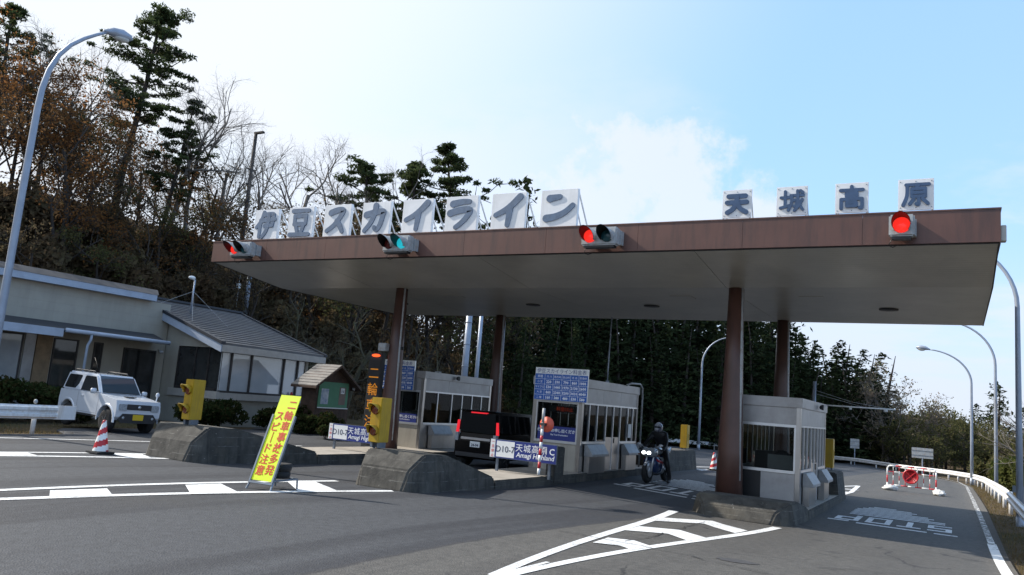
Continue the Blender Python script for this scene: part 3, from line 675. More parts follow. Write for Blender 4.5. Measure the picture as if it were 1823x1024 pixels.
KANA = {
 '天': [[(.12, .86), (.88, .86)], [(.06, .56), (.94, .56)], [(.50, .86), (.48, .56), (.34, .26), (.08, .08)], [(.52, .54), (.66, .26), (.92, .08)]],
 '城': [[(.04, .66), (.40, .66)], [(.22, .94), (.22, .24)], [(.02, .18), (.40, .28)], [(.46, .74), (.98, .74)], [(.50, .74), (.48, .36), (.36, .06)], [(.54, .50), (.70, .50), (.68, .24), (.60, .24)], [(.74, .95), (.78, .46), (.96, .08)], [(.94, .54), (.82, .28), (.62, .04)], [(.86, .95), (.96, .87)]],
 '高': [[(.50, 1.0), (.50, .86)], [(.06, .84), (.94, .84)], [(.30, .70), (.30, .57)], [(.30, .70), (.70, .70)], [(.70, .70), (.70, .57)], [(.30, .57), (.70, .57)], [(.09, .43), (.09, .02)], [(.09, .43), (.91, .43)], [(.91, .43), (.91, .04), (.82, .04)], [(.32, .28), (.32, .12)], [(.32, .28), (.68, .28)], [(.68, .28), (.68, .12)], [(.32, .12), (.68, .12)]],
 '原': [[(.14, .92), (.98, .92)], [(.18, .92), (.17, .44), (.03, .04)], [(.60, .90), (.52, .78)], [(.36, .74), (.36, .40)], [(.36, .74), (.84, .74)], [(.84, .74), (.84, .40)], [(.36, .57), (.84, .57)], [(.36, .40), (.84, .40)], [(.60, .40), (.60, .06), (.52, .08)], [(.42, .28), (.28, .08)], [(.76, .28), (.94, .08)]],
 '豆': [[(.10, .93), (.90, .93)], [(.22, .74), (.22, .44)], [(.22, .74), (.78, .74)], [(.78, .74), (.78, .44)], [(.22, .44), (.78, .44)], [(.33, .34), (.40, .14)], [(.67, .34), (.60, .14)], [(.03, .06), (.97, .06)]],
 '伊': [[(.36, .95), (.24, .64), (.02, .40)], [(.22, .66), (.20, .04)], [(.42, .86), (.66, .88), (.88, .86), (.88, .66), (.86, .44)], [(.34, .65), (.98, .67)], [(.46, .44), (.86, .45)], [(.64, .88), (.63, .50), (.54, .22), (.36, .02)]],
 'カ': [[(.10, .63), (.45, .70), (.80, .72), (.80, .60), (.70, .25), (.58, .10), (.48, .18)], [(.48, .93), (.45, .70), (.33, .38), (.08, .08)]],
 'イ': [[(.88, .92), (.60, .66), (.35, .50), (.08, .38)], [(.56, .62), (.54, .35), (.50, .06)]],
 'ラ': [[(.18, .82), (.50, .87), (.78, .87)], [(.10, .52), (.45, .60), (.82, .60), (.72, .38), (.52, .18), (.34, .06)]],
 'ン': [[(.20, .80), (.52, .84)], [(.12, .20), (.40, .24), (.70, .36), (.94, .56)]],
 'ス': [[(.22, .78), (.50, .86), (.76, .84), (.62, .58), (.38, .32), (.10, .14)], [(.52, .46), (.66, .30), (.78, .10)]],
}
def capsule_stroke(b, pts, w0, w1, c, sx, sz, th, lift=0.0):
    """a brush stroke: rounded ribbon with thickness, drawn in the panel plane"""
    P = []
    pts = [(c[0] + (px - .5) * sx, c[2] + (pz - .5) * sz) for px, pz in pts]
    for i in range(len(pts) - 1):                            # resample (Catmull-Rom)
        p0 = pts[max(i - 1, 0)]; p1 = pts[i]; p2 = pts[i + 1]; p3 = pts[min(i + 2, len(pts) - 1)]
        for k in range(5):
            t = k / 5
            P.append(tuple(.5 * (2 * p1[j] + (p2[j] - p0[j]) * t + (2 * p0[j] - 5 * p1[j] + 4 * p2[j] - p3[j]) * t * t + (3 * p1[j] - p0[j] - 3 * p2[j] + p3[j]) * t ** 3) for j in (0, 1)))
    P.append(pts[-1]); n = len(P)
    L = []; Rr = []
    for i, p in enumerate(P):
        a = P[max(i - 1, 0)]; d = P[min(i + 1, n - 1)]; dx, dz = d[0] - a[0], d[1] - a[1]; l = math.hypot(dx, dz) or 1; nx, nz = -dz / l, dx / l
        t = i / (n - 1); w = (w0 + (w1 - w0) * t) / 2
        L.append((p[0] + nx * w, p[1] + nz * w)); Rr.append((p[0] - nx * w, p[1] - nz * w))
    th += lift; y0, y1 = c[1] - th, c[1]
    vs = [(x, y0, z) for x, z in L] + [(x, y0, z) for x, z in Rr] + [(x, y1, z) for x, z in L] + [(x, y1, z) for x, z in Rr]
    fs = []
    for i in range(n - 1):
        fs += [(i, n + i, n + i + 1, i + 1), (2 * n + i, 2 * n + i + 1, 3 * n + i + 1, 3 * n + i), (i, i + 1, 2 * n + i + 1, 2 * n + i), (n + i, 3 * n + i, 3 * n + i + 1, n + i + 1)]
    b.add(vs, fs)
    for k, (idx, w) in enumerate(((0, w0), (n - 1, w1))):     # round ends
        x, z = P[idx]; m_ = 12; yo = y0 - .0004 * (k + 1)
        vs = [(x + w / 2 * math.cos(2 * math.pi * i / m_), yo, z + w / 2 * math.sin(2 * math.pi * i / m_)) for i in range(m_)]
        vs += [(a_, y1, c_) for a_, _, c_ in vs]
        b.add(vs, [tuple(range(m_))] + [(i, m_ + i, m_ + (i + 1) % m_, (i + 1) % m_) for i in range(m_)])
def build_letters():
    yp = YF + .05
    chars = '伊豆スカイライン'; x0 = -18.66; step = (-8.84 + 18.66) / 7
    for i, ch in enumerate(chars):
        x = x0 + i * step; w = .98; z0, z1 = 5.975, 6.90
        nth = {4: 'イ left of ラ', 6: 'イ left of ン'}.get(i, ch)
        t = thing('letter_sign', 'large white panel on the canopy edge with blue brush character ' + nth, 'sign panel', (x + w / 2, yp, z0), 0, 'large character panels on the canopy')
        b = MB(); b.box((-w / 2, 0, 0), (w / 2, .10, z1 - z0)); b.build('panel', 'white', t, bevel=.006, fix=True)
        b = MB(); c = (0, -.002, (z1 - z0) / 2)
        kanji = ch in '伊豆'
        for q, s_ in enumerate(KANA[ch]): capsule_stroke(b, s_, .135 if kanji else .19, .115 if kanji else .13, c, .78 if kanji else .84, .82, .022, q * .0015)
        b.build('character', 'letter', t)
        for sx in (-w / 2 + .04, w / 2 - .04):
            b = MB(); b.tube([(sx, .10, z1 - z0 - .03), (sx, .86, .0)], .022, 6); b.tube([(sx, .10, .40), (sx, .42, -.02)], .018, 6); b.build('brace', 'white', t)
    for i, (ch, x) in enumerate(zip('天城高原', (-4.40, -3.27, -2.12, -.97))):
        w = .62; z0, z1 = 6.00, 6.62
        t = thing('letter_sign', 'small white panel on the right of the canopy edge with the dark blue character ' + ch, 'sign panel', (x + w / 2, yp, z0), 0, 'small character panels on the canopy')
        b = MB(); b.box((-w / 2, 0, 0), (w / 2, .03, z1 - z0)); b.build('panel', 'white', t, bevel=.004, fix=True)
        b = MB(); wd = {'天': .102, '城': .062, '高': .068, '原': .066}[ch]
        for q, s_ in enumerate(KANA[ch]): capsule_stroke(b, s_, wd, wd, (0, -.001, (z1 - z0) / 2), .47, .46, .024, q * .0012)
        b.build('character', 'letter2', t)
        b = MB()
        for bx in (-.27, 0, .27):
            for bz in (.05, .57): b.box((bx - .008, -.006, bz - .008), (bx + .008, -.0005, bz + .008))
        b.build('bolts', 'greyframe', t)
        for sx in (-w / 2 + .03, w / 2 - .03):
            b = MB(); b.tube([(sx, .03, z1 - z0 - .03), (sx, .34, -.03)], .012, 6); b.tube([(sx, .015, .0), (sx, .015, -.05)], .012, 6); b.build('brace', 'siggrey', t)
def signal(label, x, lenses, single=False):
    y = YF - .42; z = 5.60; w = .44 if single else .86
    t = thing('traffic_signal', label, 'traffic light', (x, y, z), 0, 'traffic lights on the canopy fascia')
    b = MB(); b.box((-w / 2, 0, -.21), (w / 2, .24, .21)); b.build('housing', 'siggrey', t, bevel=.03, fix=True)
    b = MB(); b.box((w / 2 - .09, .242, -.16), (w / 2 + .02, .415, .16)); b.build('bracket', 'siggrey', t); b = MB(); b.box((-w / 2 + .05, .242, -.10), (-w / 2 + .12, .415, .10)); b.build('bracket', 'siggrey', t)
    b = MB(); b.box((-w / 2 + .06, .03, -.26), (w / 2 - .06, .20, -.213)); b.build('terminal_box', 'black', t)
    b = smooth(MB()); b.tube([(-w / 2 + .05, .2, -.22), (-w / 2 - .02, .25, -.34), (-w / 2 + .05, .33, -.36), (-w / 2 + .14, .40, -.30)], .009, 5); b.build('cable', 'black', t)
    xs = (0,) if single else (-.21, .21)
    for lx, lm in zip(xs, lenses):
        r = .165; b = smooth(MB()); n = 20; vs = []; fs = []
        for j in range(2):
            for i in range(n + 1):
                a = math.pi * (-.22 + 1.44 * i / n); d = 0 if j == 0 else -.12 - .31 * max(0, .35 + .65 * math.sin(a))
                vs.append((lx + r * math.cos(a), d, .0 + r * math.sin(a)))
        for i in range(n): fs.append((i, i + 1, n + 2 + i, n + 1 + i))
        b.add(vs, fs); b.add([(p[0] + (lx - p[0]) * .05, p[1] - .0005, p[2] * .95) for p in vs], [tuple(reversed(f)) for f in fs]); b.mi = [0] * n + [1] * n
        b.build('visor', ['siggrey', 'black'], t)
        b = smooth(MB()); b.lathe([(.152, -.004), (.145, -.03), (.09, -.055), (.0001, -.065)], 24, (lx, 0, 0), 'y'); b.build('lens', lm, t)

# ------------------------------------------------------------------ booths
def booth(label, x0, x1, y0, y1, zb, zt, kind):
    t = thing('toll_booth', label, 'toll booth', ((x0 + x1) / 2, y0, zb), 0, 'toll booths under the canopy')
    hw = (x1 - x0) / 2; L = y1 - y0; H = zt - zb
    zw0, zw1, zf = .86 * H / 2.58, 1.88 * H / 2.58, 2.34 * H / 2.58   # sill, window head, foot of roof trim
    b = MB(); b.box((-hw - .03, -.03, zf), (hw + .03, L + .03, H)); b.build('roof', 'panel', t, bevel=.008, fix=True)
    b = MB(); b.box((-hw + .05, .05, -.05), (hw - .05, L - .05, .03)); b.box((-hw + .02, .02, zf - .06), (hw - .02, L - .02, zf - .003)); b.build('floor', 'dark_in', t)
    for sx in (-1, 1):
        for yy in (0, L - .11):
            b = MB(); a = sx * hw; b.box((a, yy, -.06), (a - sx * .11, yy + .11, zf - .002)); b.build('corner_post', 'steel', t)
    b = MB(); g = .004                                       # belts above the windows and aprons below
    n = 3
    for k in range(n):
        ya = .115 + (L - .23) * k / n + g; yb = .115 + (L - .23) * (k + 1) / n - g
        for sx in (-1, 1): b.box((sx * (hw - .012), ya, zw1 + .05), (sx * (hw - .05), yb, zf - .004))
    b.box((-hw + .115, .012, zw1 + .05), (hw - .115, .05, zf - .004)); b.box((-hw + .115, L - .05, zw1 + .05), (hw - .115, L - .012, zf - .004))
    b.build('upper_panel', 'panel', t)
    b = MB(); low = 'cream' if kind != 3 else 'panel'
    b.box((-hw + .115, .012, -.04), (hw - .115, .05, zw0 - .10)); b.build('lower_panel', low, t)
    if kind == 3: b = MB(); b.box((-hw + .115, .004, -.03), (-hw + .62, .0115, zw0 - .104)); b.build('painted_reflection', 'black', t)  # column's dark reflection in the lower panel, painted as a thin black sheet
    b = MB(); b.box((-hw + .115, L - .05, -.04), (hw - .115, L - .012, zw0 - .10)); b.build('lower_panel', low, t)
    b = MB(); b.box((-hw + .112, -.02, zw0 - .098), (hw - .112, .06, zw0 - .03)); b.box((-hw + .112, -.008, zw1 - .02), (hw - .112, .06, zw1 + .046))
    for sx in (-hw + .112, hw - .152): b.box((sx, .0, zw0 - .028), (sx + .04, .055, zw1 - .022))
    b.build('window_frame', 'alu', t)
    b = MB(); b.box((-hw + .153, .024, zw0 - .028), (hw - .153, .032, zw1 - .022)); b.build('window', 'booth_glass', t)
    door = (.40, .66) if kind != 1 else (.02, .03)
    for sx in (-1, 1):
        a = sx * hw
        b = MB(); b.box((a + sx * .012, .113, zw1), (a - sx * .05, L - .113, zw1 + .046))
        d0, d1 = door[0] * L, door[1] * L
        segs = [(.113, d0), (d1, L - .113)] if kind != 1 else [(.113, L - .113)]
        for sa, sb in segs: b.box((a + sx * .016, sa, zw0 - .06), (a - sx * .05, sb, zw0))
        muls = {1: [.20, .40, .55, .70, .85], 2: [.12, .25, .40, .53, .66, .80, .90], 3: [.13, .26, .40, .53, .66, .78, .90]}[kind]
        for q in muls:
            yy = q * L; zlo = 0.0 if kind != 1 and (abs(q - .40) < .01 or abs(q - .53) < .01 or abs(q - .66) < .01) else zw0 + .001
            b.box((a + sx * .006, yy - .022, zlo), (a - sx * .045, yy + .022, zw1 - .001))
        b.build('side_frame', 'alu', t)
        for sa, sb in segs: b = MB(); b.box((a - sx * .012, sa, -.04), (a - sx * .05, sb, zw0 - .062)); b.build('side_panel', 'steel' if kind != 3 else 'panel', t)
        if kind != 1:
            dr = MB(); dr.box((a - sx * .014, d0 + .024, .0), (a - sx * .045, (d0 + d1) / 2 - .003, zw0 + .12)); dr.box((a - sx * .014, (d0 + d1) / 2 + .003, .0), (a - sx * .045, d1 - .024, zw0 + .12))
            do = dr.build('door', 'steel', t)
            hb = MB(); hb.box((a + sx * .001, (d0 + d1) / 2 + .06, zw0 - .05), (a + sx * .03, (d0 + d1) / 2 + .09, zw0 + .10)); hb.build('handle', 'black', do)
        b = MB(); b.box((a - sx * .026, .115, zw0 + .002), (a - sx * .032, L - .115, zw1 - .002)); b.build('side_window', 'booth_glass', t)
    # ticket machines: box with a sloping lid on the lane side
    spots = {1: [(.10, .36)], 2: [(.06, .34), (.70, .92)], 3: [(.08, .36), (.68, .92)]}[kind]
    for k, (qa, qb) in enumerate(spots):
        ya, yb = qa * L, qb * L; a = hw + .017; d = .25
        bt = MB(); bt.prism([(a, .0), (a + d * .6, .0), (a + d * .6, zw0 - .40), (a, zw0 - .40)], ya + .04, yb - .04, 'xz'); m_ = bt.build('ticket_machine', 'steel', t, bevel=.01, fix=True)
        bt = MB(); bt.prism([(a, zw0 - .398), (a + d, zw0 - .398), (a + d, zw0 - .33), (a + .08, zw0 - .075), (a, zw0 - .075)], ya, yb, 'xz'); bt.build('sloping_lid', 'lid', m_, bevel=.006, fix=True)
    # inside: desk, cabinet, chair back
    b = MB(); b.box((-hw + .16, .25, zw0 - .14), (hw - .16, .85, zw0 - .09)); b.build('desk', 'siggrey', t)
    b = MB(); b.box((-.02, .16, zw0 - .02), (hw - .2, .20, zw0 + .32)); b.build('counter_board', 'panel', t)
    b = MB(); b.box((-hw + .2, 1.25, .03), (-hw + .62, 1.85, zw0 + .35)); b.build('cabinet', 'plasticgrey', t)
    b = smooth(MB()); b.ell((.12, 1.25, zw0 + .10), (.26, .09, .32), 14, 8); b.tube([(.12, 1.25, .03), (.12, 1.25, zw0 - .1)], .05, 8); b.build('chair', 'black', t)
    return t, hw, L, H, zw0, zw1
def fare_sign(label, x0, x1, y, z0, z1):
    cx = (x0 + x1) / 2; W_ = x1 - x0; H = z1 - z0; hh = H * .19
    t = thing('fare_sign', label, 'fare board', (cx, y, z0), 0, 'blue and white fare boards on the booths')
    b = MB(); b.box((-W_ / 2, 0, 0), (W_ / 2, .05, H)); b.build('board', 'alu', t)
    b = MB(); b.box((-W_ / 2 + .008, -.004, H - hh), (W_ / 2 - .008, -.0005, H - .008)); hd = b.build('header', 'signwhite', t)
    b = MB(); put_text(b, '伊豆スカイライン料金表', (0, -.007, H - hh / 2 - .003), .135, extrude=.001, space=1.05, res=2); b.build('header_text', 'navyink', hd)
    b = MB(); b.box((-W_ / 2 + .008, -.004, .008), (W_ / 2 - .008, -.0005, H - hh - .003)); tb = b.build('fare_table', 'blue', t)
    cols = [0, .185, .35, .515, .68, .835, 1.0]; rows = 5; b = MB(); zt = H - hh - .003
    X = lambda q: -W_ / 2 + .012 + q * (W_ - .024)
    for q in cols[1:-1]: b.box((X(q) - .004, -.0065, .012), (X(q) + .004, -.0045, zt - .004))
    for r_ in range(1, rows): z = zt * r_ / rows; b.box((X(0), -.0085, z - .004), (X(1), -.0068, z + .004))
    data = [['車種', '冷 川', '亀石峠', '韮山峠', '玄 岳', '熱海峠'], ['小 型', '220', '590', '790', '860', '1000'], ['マイクロ', '530', '1440', '1970', '2130', '2600'], ['大 型', '860', '2340', '3200', '3410', '4040'], ['二 輪', '160', '380', '480', '530', '580']]
    for r_, row in enumerate(data):
        for c_, s_ in enumerate(row):
            put_text(b, s_, ((X(cols[c_]) + X(cols[c_ + 1])) / 2, -.007, zt * (rows - r_ - .5) / rows), .072 if len(s_) > 2 and not s_[0].isdigit() else .105 if s_[0].isdigit() else .085, extrude=.001, res=1, offset=.004 if s_[0].isdigit() else 0)
    b.build('fare_figures', 'textwhite', tb)
    return t
def window_notice(t, label, y, x0, x1, z0, z1):
    o = thing('window_notice', label, 'notice', ((x0 + x1) / 2, y, z0)); W_ = x1 - x0; H = z1 - z0
    b = MB(); b.box((-W_ / 2, -.008, 0), (W_ / 2, -.002, H)); b.build('sheet', 'navy', o)
    b = MB(); put_text(b, '行き先をお申し出ください', (0, -.011, H * .70), .105, extrude=.001, offset=.002, res=2); b.build('lettering', 'textwhite', o); b = MB(); put_text(b, 'Say Your Destination', (.05, -.011, H * .38), .062, extrude=.001, offset=.001, res=1)
    b.build('lettering', 'textwhite', o)
def interchange_sign(label, x0, x1, y, z0, z1):
    W_ = x1 - x0; H = z1 - z0
    t = thing('interchange_sign', label, 'road sign', ((x0 + x1) / 2, y, z0), 0, 'interchange name boards on the islands')
    zb = gz((x0 + x1) / 2, y) + .17 - z0
    b = MB(); b.box((-W_ / 2, 0, 0), (W_ / 2, .04, H))
    for sx in (-W_ / 2 + .2, W_ / 2 - .2): b.box((sx - .03, .042, zb), (sx + .03, .09, H - .05))
    b.build('frame', 'greyframe', t)
    s0 = -W_ / 2; b = MB(); b.box((s0 + .01, -.004, .01), (s0 + W_ * .075, -.0005, H - .01)); st = b.build('side_strip', 'signwhite', t)
    b = MB()
    for k, c in enumerate('一旦停止'): put_text(b, c, (s0 + W_ * .042, -.007, H * (.86 - .24 * k)), .085, extrude=.001, res=1)
    b.build('strip_text', 'redink', st)
    b = MB(); b.box((s0 + W_ * .082, -.004, .01), (W_ / 2 - .01, -.0005, H - .01)); f = b.build('blue_field', 'navy', t)
    b = MB(); put_text(b, '天城高原', (s0 + W_ * .625, -.007, H * .66), .21, extrude=.001, res=2, space=1.12); put_text(b, 'IC', (s0 + W_ * .905, -.007, H * .62), .21, extrude=.001, offset=.004, res=2, space=1.5); put_text(b, 'Amagi Highland', (s0 + W_ * .69, -.007, H * .25), .165, extrude=.001, offset=.002, shear=.15, res=2)
    b.build('lettering', 'textwhite', f)
    b = MB(); b.box((s0 + W_ * .10, -.007, .035), (s0 + W_ * .375, -.0045, H - .035)); w = b.build('number_plate', 'signwhite', t)
    b = MB(); put_text(b, 'D10-7', (s0 + W_ * .2375, -.010, H * .5), .215, extrude=.001, offset=.001, res=3); b.build('number', 'ink', w)
    return t
def build_toll():
    build_canopy(); build_letters()
    signal('far left traffic light on the canopy fascia, pair of lamps with the left one red', -18.62, ('redlit', 'greendark'))
    signal('traffic light on the canopy fascia with the green lamp lit', -12.82, ('reddark', 'greenlit'))
    signal('pair of lamps on the canopy fascia right of the ン panel, left lamp glowing red', -7.06, ('redlit', 'greendark'))
    signal('single red traffic light below the 原 panel at the right end of the canopy', -.88, ('redlit',), True)
    island('concrete island carrying the far left yellow signal box', -14.9, 2.0, 11.7, 12.05, .74, 15.4, 27.5, .20)
    island('tall-nosed weathered concrete island in the middle carrying the D10-7 board and middle booth', -9.55, 1.72, 12.35, 12.75, .70, 15.3, 30.0, .19, (26.4, 31.5, .72))
    island('low-nosed concrete island on the right carrying a brown column and the right booth', -4.1, 2.36, 17.75, 18.25, .45, 19.9, 26.6, .20, (25.6, 27.8, .84))
    blinker('yellow signal box with two round lamps on the far left island nose', -14.90, 12.25, .72)
    blinker('yellow box with two round lamps in front of the amber text column', -10.16, 12.95, .66)
    blinker('plain yellow signal box seen from behind beyond the motorcyclist', -9.15, 30.6, .46, lens=False)
    blinker('plain yellow signal box behind the right-hand booth', -3.46, 27.1, .44, lens=False)
    z1 = gz(-15.8, 22) + .20
    booth('left toll booth beside the black car with pale panels and six side windows', -16.5, -15.0, 21.2, 25.5, z1, 2.50, 1)
    z2 = gz(-9.6, 21) + .19
    t, hw, L, H, zw0, zw1 = booth('middle toll booth with the blue notice in its window behind the red disc pole', -10.42, -8.9, 20.1, 24.5, z2, 2.52, 2)
    z3 = gz(-4.1, 21) + .20
    booth('right toll booth beside the large brown column with a pale front and tall dark window', -4.78, -3.25, 20.35, 24.6, z3, 2.37, 3)
    fare_sign('blue fare board half hidden behind the left brown column', -17.05, -15.33, 21.05, 1.85, 2.81)
    fare_sign('blue fare board fully visible on the front of the middle booth', -10.34, -8.72, 19.96, 1.86, 2.76)
    window_notice(None, 'navy notice with white text in the middle booth window', 20.12, -10.22, -8.98, .78, 1.16)
    window_notice(None, 'navy notice with white text in the left booth window behind the column', 21.22, -16.35, -15.2, .78, 1.10)
    o = thing('message_display', 'dim red text display at the top of the middle booth window', 'LED display', (-9.5, 20.16, 1.56))
    b = MB(); b.box((-.45, .0, 0), (.55, .04, .17)); b.build('screen', 'black', o); b = MB(); put_text(b, '料金は止', (.05, -.003, .085), .13, extrude=.001, res=1); b.build('lettering', 'dim_led', o)
    b = MB(); b.box((-.13, 0, 0), (.13, .01, .42)); o = b.build('window_poster', 'signwhite'); o.location = (-8.862, 23.75, .92); o.rotation_euler = (0, 0, R(90)); tag(o, 'white paper sheet taped in the side window of the middle booth', 'paper')
    b = MB(); b.box((-.12, 0, 0), (.12, .01, .26)); o = b.build('window_poster', 'yellow'); o.location = (-16.2, 21.217, 1.18); tag(o, 'yellow paper sheet in the left booth window', 'paper')
    interchange_sign('blue D10-7 interchange board on the left island behind the yellow standing sign', -15.52, -13.7, 17.5, .29, .74)
    interchange_sign('blue D10-7 interchange board in front of the black car on the middle island', -10.22, -8.36, 17.55, .32, .78)
    b = MB(); b.prism([(-8.95, -.2), (-8.70, -.2), (-8.70, .70), (-8.95, .70)], 18.2, 18.75, 'xz'); o = b.build('concrete_post', 'concrete', bevel=.02, fix=True); tag(o, 'short concrete wall end beside the blue board on the middle island', 'concrete post')
    # striped pole with a red disc
    zb = gz(-8.6, 17.3) + .3
    t = thing('striped_pole', 'red and white striped pole with an orange red disc in front of the middle booth', 'marker pole', (-8.66, 17.25, zb - .02))
    b = smooth(MB()); zz = 0
    for k in range(9): b.cur = (1 if k % 2 else 0) if k < 7 else 2; h = .155 if k < 8 else .34; b.tube([(.015 * zz, 0, zz), (.015 * (zz + h), 0, zz + h)], .035, 12); zz += h
    b.build('pole', ['signwhite', 'red', 'siggrey'], t)
    b = smooth(MB()); b.lathe([(.0001, .05), (.185, .05), (.185, .065), (.0001, .065)], 32, (.10, 0, 1.20), 'y'); b.build('disc', 'orange', t)
    b = MB(); b.box((-.03, -.05, 1.17), (.10, .048, 1.23)); b.build('bracket', 'plasticgrey', t)
    # amber LED column
    t = thing('message_column', 'tall black display column with amber characters and a red lamp on top', 'LED sign', (-16.02, 19.9, gz(-16, 19.9) + .15))
    b = MB(); b.box((-.27, 0, 0), (.23, .18, 2.95)); b.build('cabinet', 'plasticgrey', t, bevel=.01, fix=True)
    b = MB(); b.box((-.24, -.008, .35), (.20, -.001, 2.72)); b.build('screen', 'black', t)
    b = MB()
    for k, c in enumerate('二輪車注意'): put_text(b, c, (-.02, -.012, 2.30 - .50 * k), .42, extrude=.001, res=2)
    b.build('lettering', 'amber_led', t)
    b = smooth(MB()); b.ell((0, -.02, 2.86), (.17, .05, .05), 16, 8); b.build('lamp', 'red_led', t)
    # small things on the booths
    b = MB(); b.box((-.08, -.08, 0), (.08, .08, .10)); o = b.build('roof_beacon', 'siggrey'); o.location = (-16.0, 23.4, 2.5); tag(o, 'small pale box on the roof of the left booth', 'beacon')
    for (x, y, z, lb) in ((-14.9, 23.0, 2.38, 'small dark round speaker on the roof edge of the left booth'), (-3.15, 22.9, 2.24, 'small dark round speaker on the roof edge of the right booth')):
        b = smooth(MB()); b.lathe([(.0001, 0), (.05, .02), (.075, .09), (.075, .11), (.0001, .08)], 14, (0, 0, 0), 'x'); o = b.build('speaker_horn', 'plasticgrey'); o.location = (x - .05, y, z)
        tag(o, lb, 'speaker')
    b = smooth(MB()); b.tube([(-8.83, 23.2, 2.52), (-8.83, 23.6, 2.60), (-8.83, 24.4, 2.62), (-8.83, 24.62, 2.5), (-8.83, 24.66, 2.2), (-8.83, 24.66, .0)], .03, 8); o = b.build('cable_conduit', 'siggrey'); tag(o, 'bent cable pipe running down the rear corner of the middle booth', 'conduit')
    b = smooth(MB()); b.tube([(-9.4, 23.0, 2.52), (-9.4, 23.0, 3.1), (-9.38, 23.0, 4.6)], .022, 6); b.tube([(-9.4, 23, 2.52), (-9.4, 23, 2.62)], .06, 8); o = b.build('antenna_mast', 'lamp_grey'); tag(o, 'thin antenna mast on the roof of the middle booth', 'antenna')
    t = thing('antenna_mast', 'short mast with a long white horizontal arm and guy wires behind the right booth', 'antenna', (-3.6, 24.5, gz(-3.6, 24.5)))
    b = smooth(MB()); b.tube([(0, .25, 0), (0, .25, 3.45)], .045, 8); b.build('mast', 'lamp_grey', t)
    b = smooth(MB()); b.tube([(0.0, .25, 2.78), (2.15, .2, 2.78)], .022, 6); b.box((.95, .19, 2.70), (1.02, .23, 2.76)); b.box((1.85, .19, 2.70), (1.95, .23, 2.76)); b.build('arm', 'signwhite', t)
    b = MB(); b.tube([(0, .25, 3.2), (1.0, .22, 2.92), (1.9, .2, 2.80)], .006, 4); b.tube([(0, .25, 3.1), (1.3, .2, 2.80)], .006, 4); b.build('guy_wire', 'siggrey', t)
# ------------------------------------------------------------------ vehicles (x forward, y left)
def rrect(cx, cz, w, h, r, n=4, skew=0.0):
    P = []
    for (sx, sz, a0) in ((1, 1, 0), (-1, 1, 90), (-1, -1, 180), (1, -1, 270)):
        for k in range(n + 1):
            a = R(a0 + 90 * k / n); x = cx + sx * (w / 2 - r) + r * math.cos(a); z = cz + sz * (h / 2 - r) + r * math.sin(a)
            P.append((x + skew * (z - cz), z))
    return P
def wheel(parent, x, y, r, w, rim='rim', spokes=5):
    s = 1 if y > 0 else -1
    t = smooth(MB()); t.lathe([(r * .62, -w / 2), (r * .90, -w / 2), (r, -w * .32), (r, w * .32), (r * .90, w / 2), (r * .62, w / 2)], 28, (x, y, r), 'y')
    wh = t.build('wheel', 'rubber', parent)
    b = smooth(MB()); b.lathe([(r * .64, s * w * .30), (r * .56, s * w * .44), (r * .50, s * w * .30), (.0001, s * w * .26)], 24, (x, y, r), 'y')
    b.smooth = False
    for k in range(spokes):
        a = 2 * math.pi * k / spokes; c, q = math.cos(a), math.sin(a)
        b.tube([(x + c * r * .12, y + s * w * .40, r + q * r * .12), (x + c * r * .56, y + s * w * .38, r + q * r * .56)], r * .085, 5)
    b.lathe([(r * .17, s * w * .28), (r * .15, s * w * .44), (.0001, s * w * .45)], 12, (x, y, r), 'y')
    b.build('rim', rim, wh)
def arch_profile(pts, arches):
    """closed side outline (x, z) running along the bottom from rear to front with wheel arch notches"""
    out = []
    for cx, cz, r in sorted(arches):
        z0 = pts['zb']; a0 = math.asin(max(-1, min(1, (z0 - cz) / r)))
        for k in range(13):
            a = math.pi - a0 - (math.pi - 2 * a0) * k / 12; out.append((cx + r * math.cos(a), cz + r * math.sin(a)))
    return [(pts['xr'], z0)] + out + [(pts['xf'], z0)]
def decal(b, poly, y, s, th=.004, nrm=None):
    """thin slab on the car side at |y|; poly in (x,z); y may be a function of z"""
    f = y if callable(y) else (lambda z: y)
    n = len(poly); vs = [(x, s * (f(z) + th), z) for x, z in poly] + [(x, s * (f(z) - .01), z) for x, z in poly]
    b.add(vs, [tuple(range(n)), tuple(range(2 * n - 1, n - 1, -1))] + [(i, n + i, n + (i + 1) % n, (i + 1) % n) for i in range(n)])
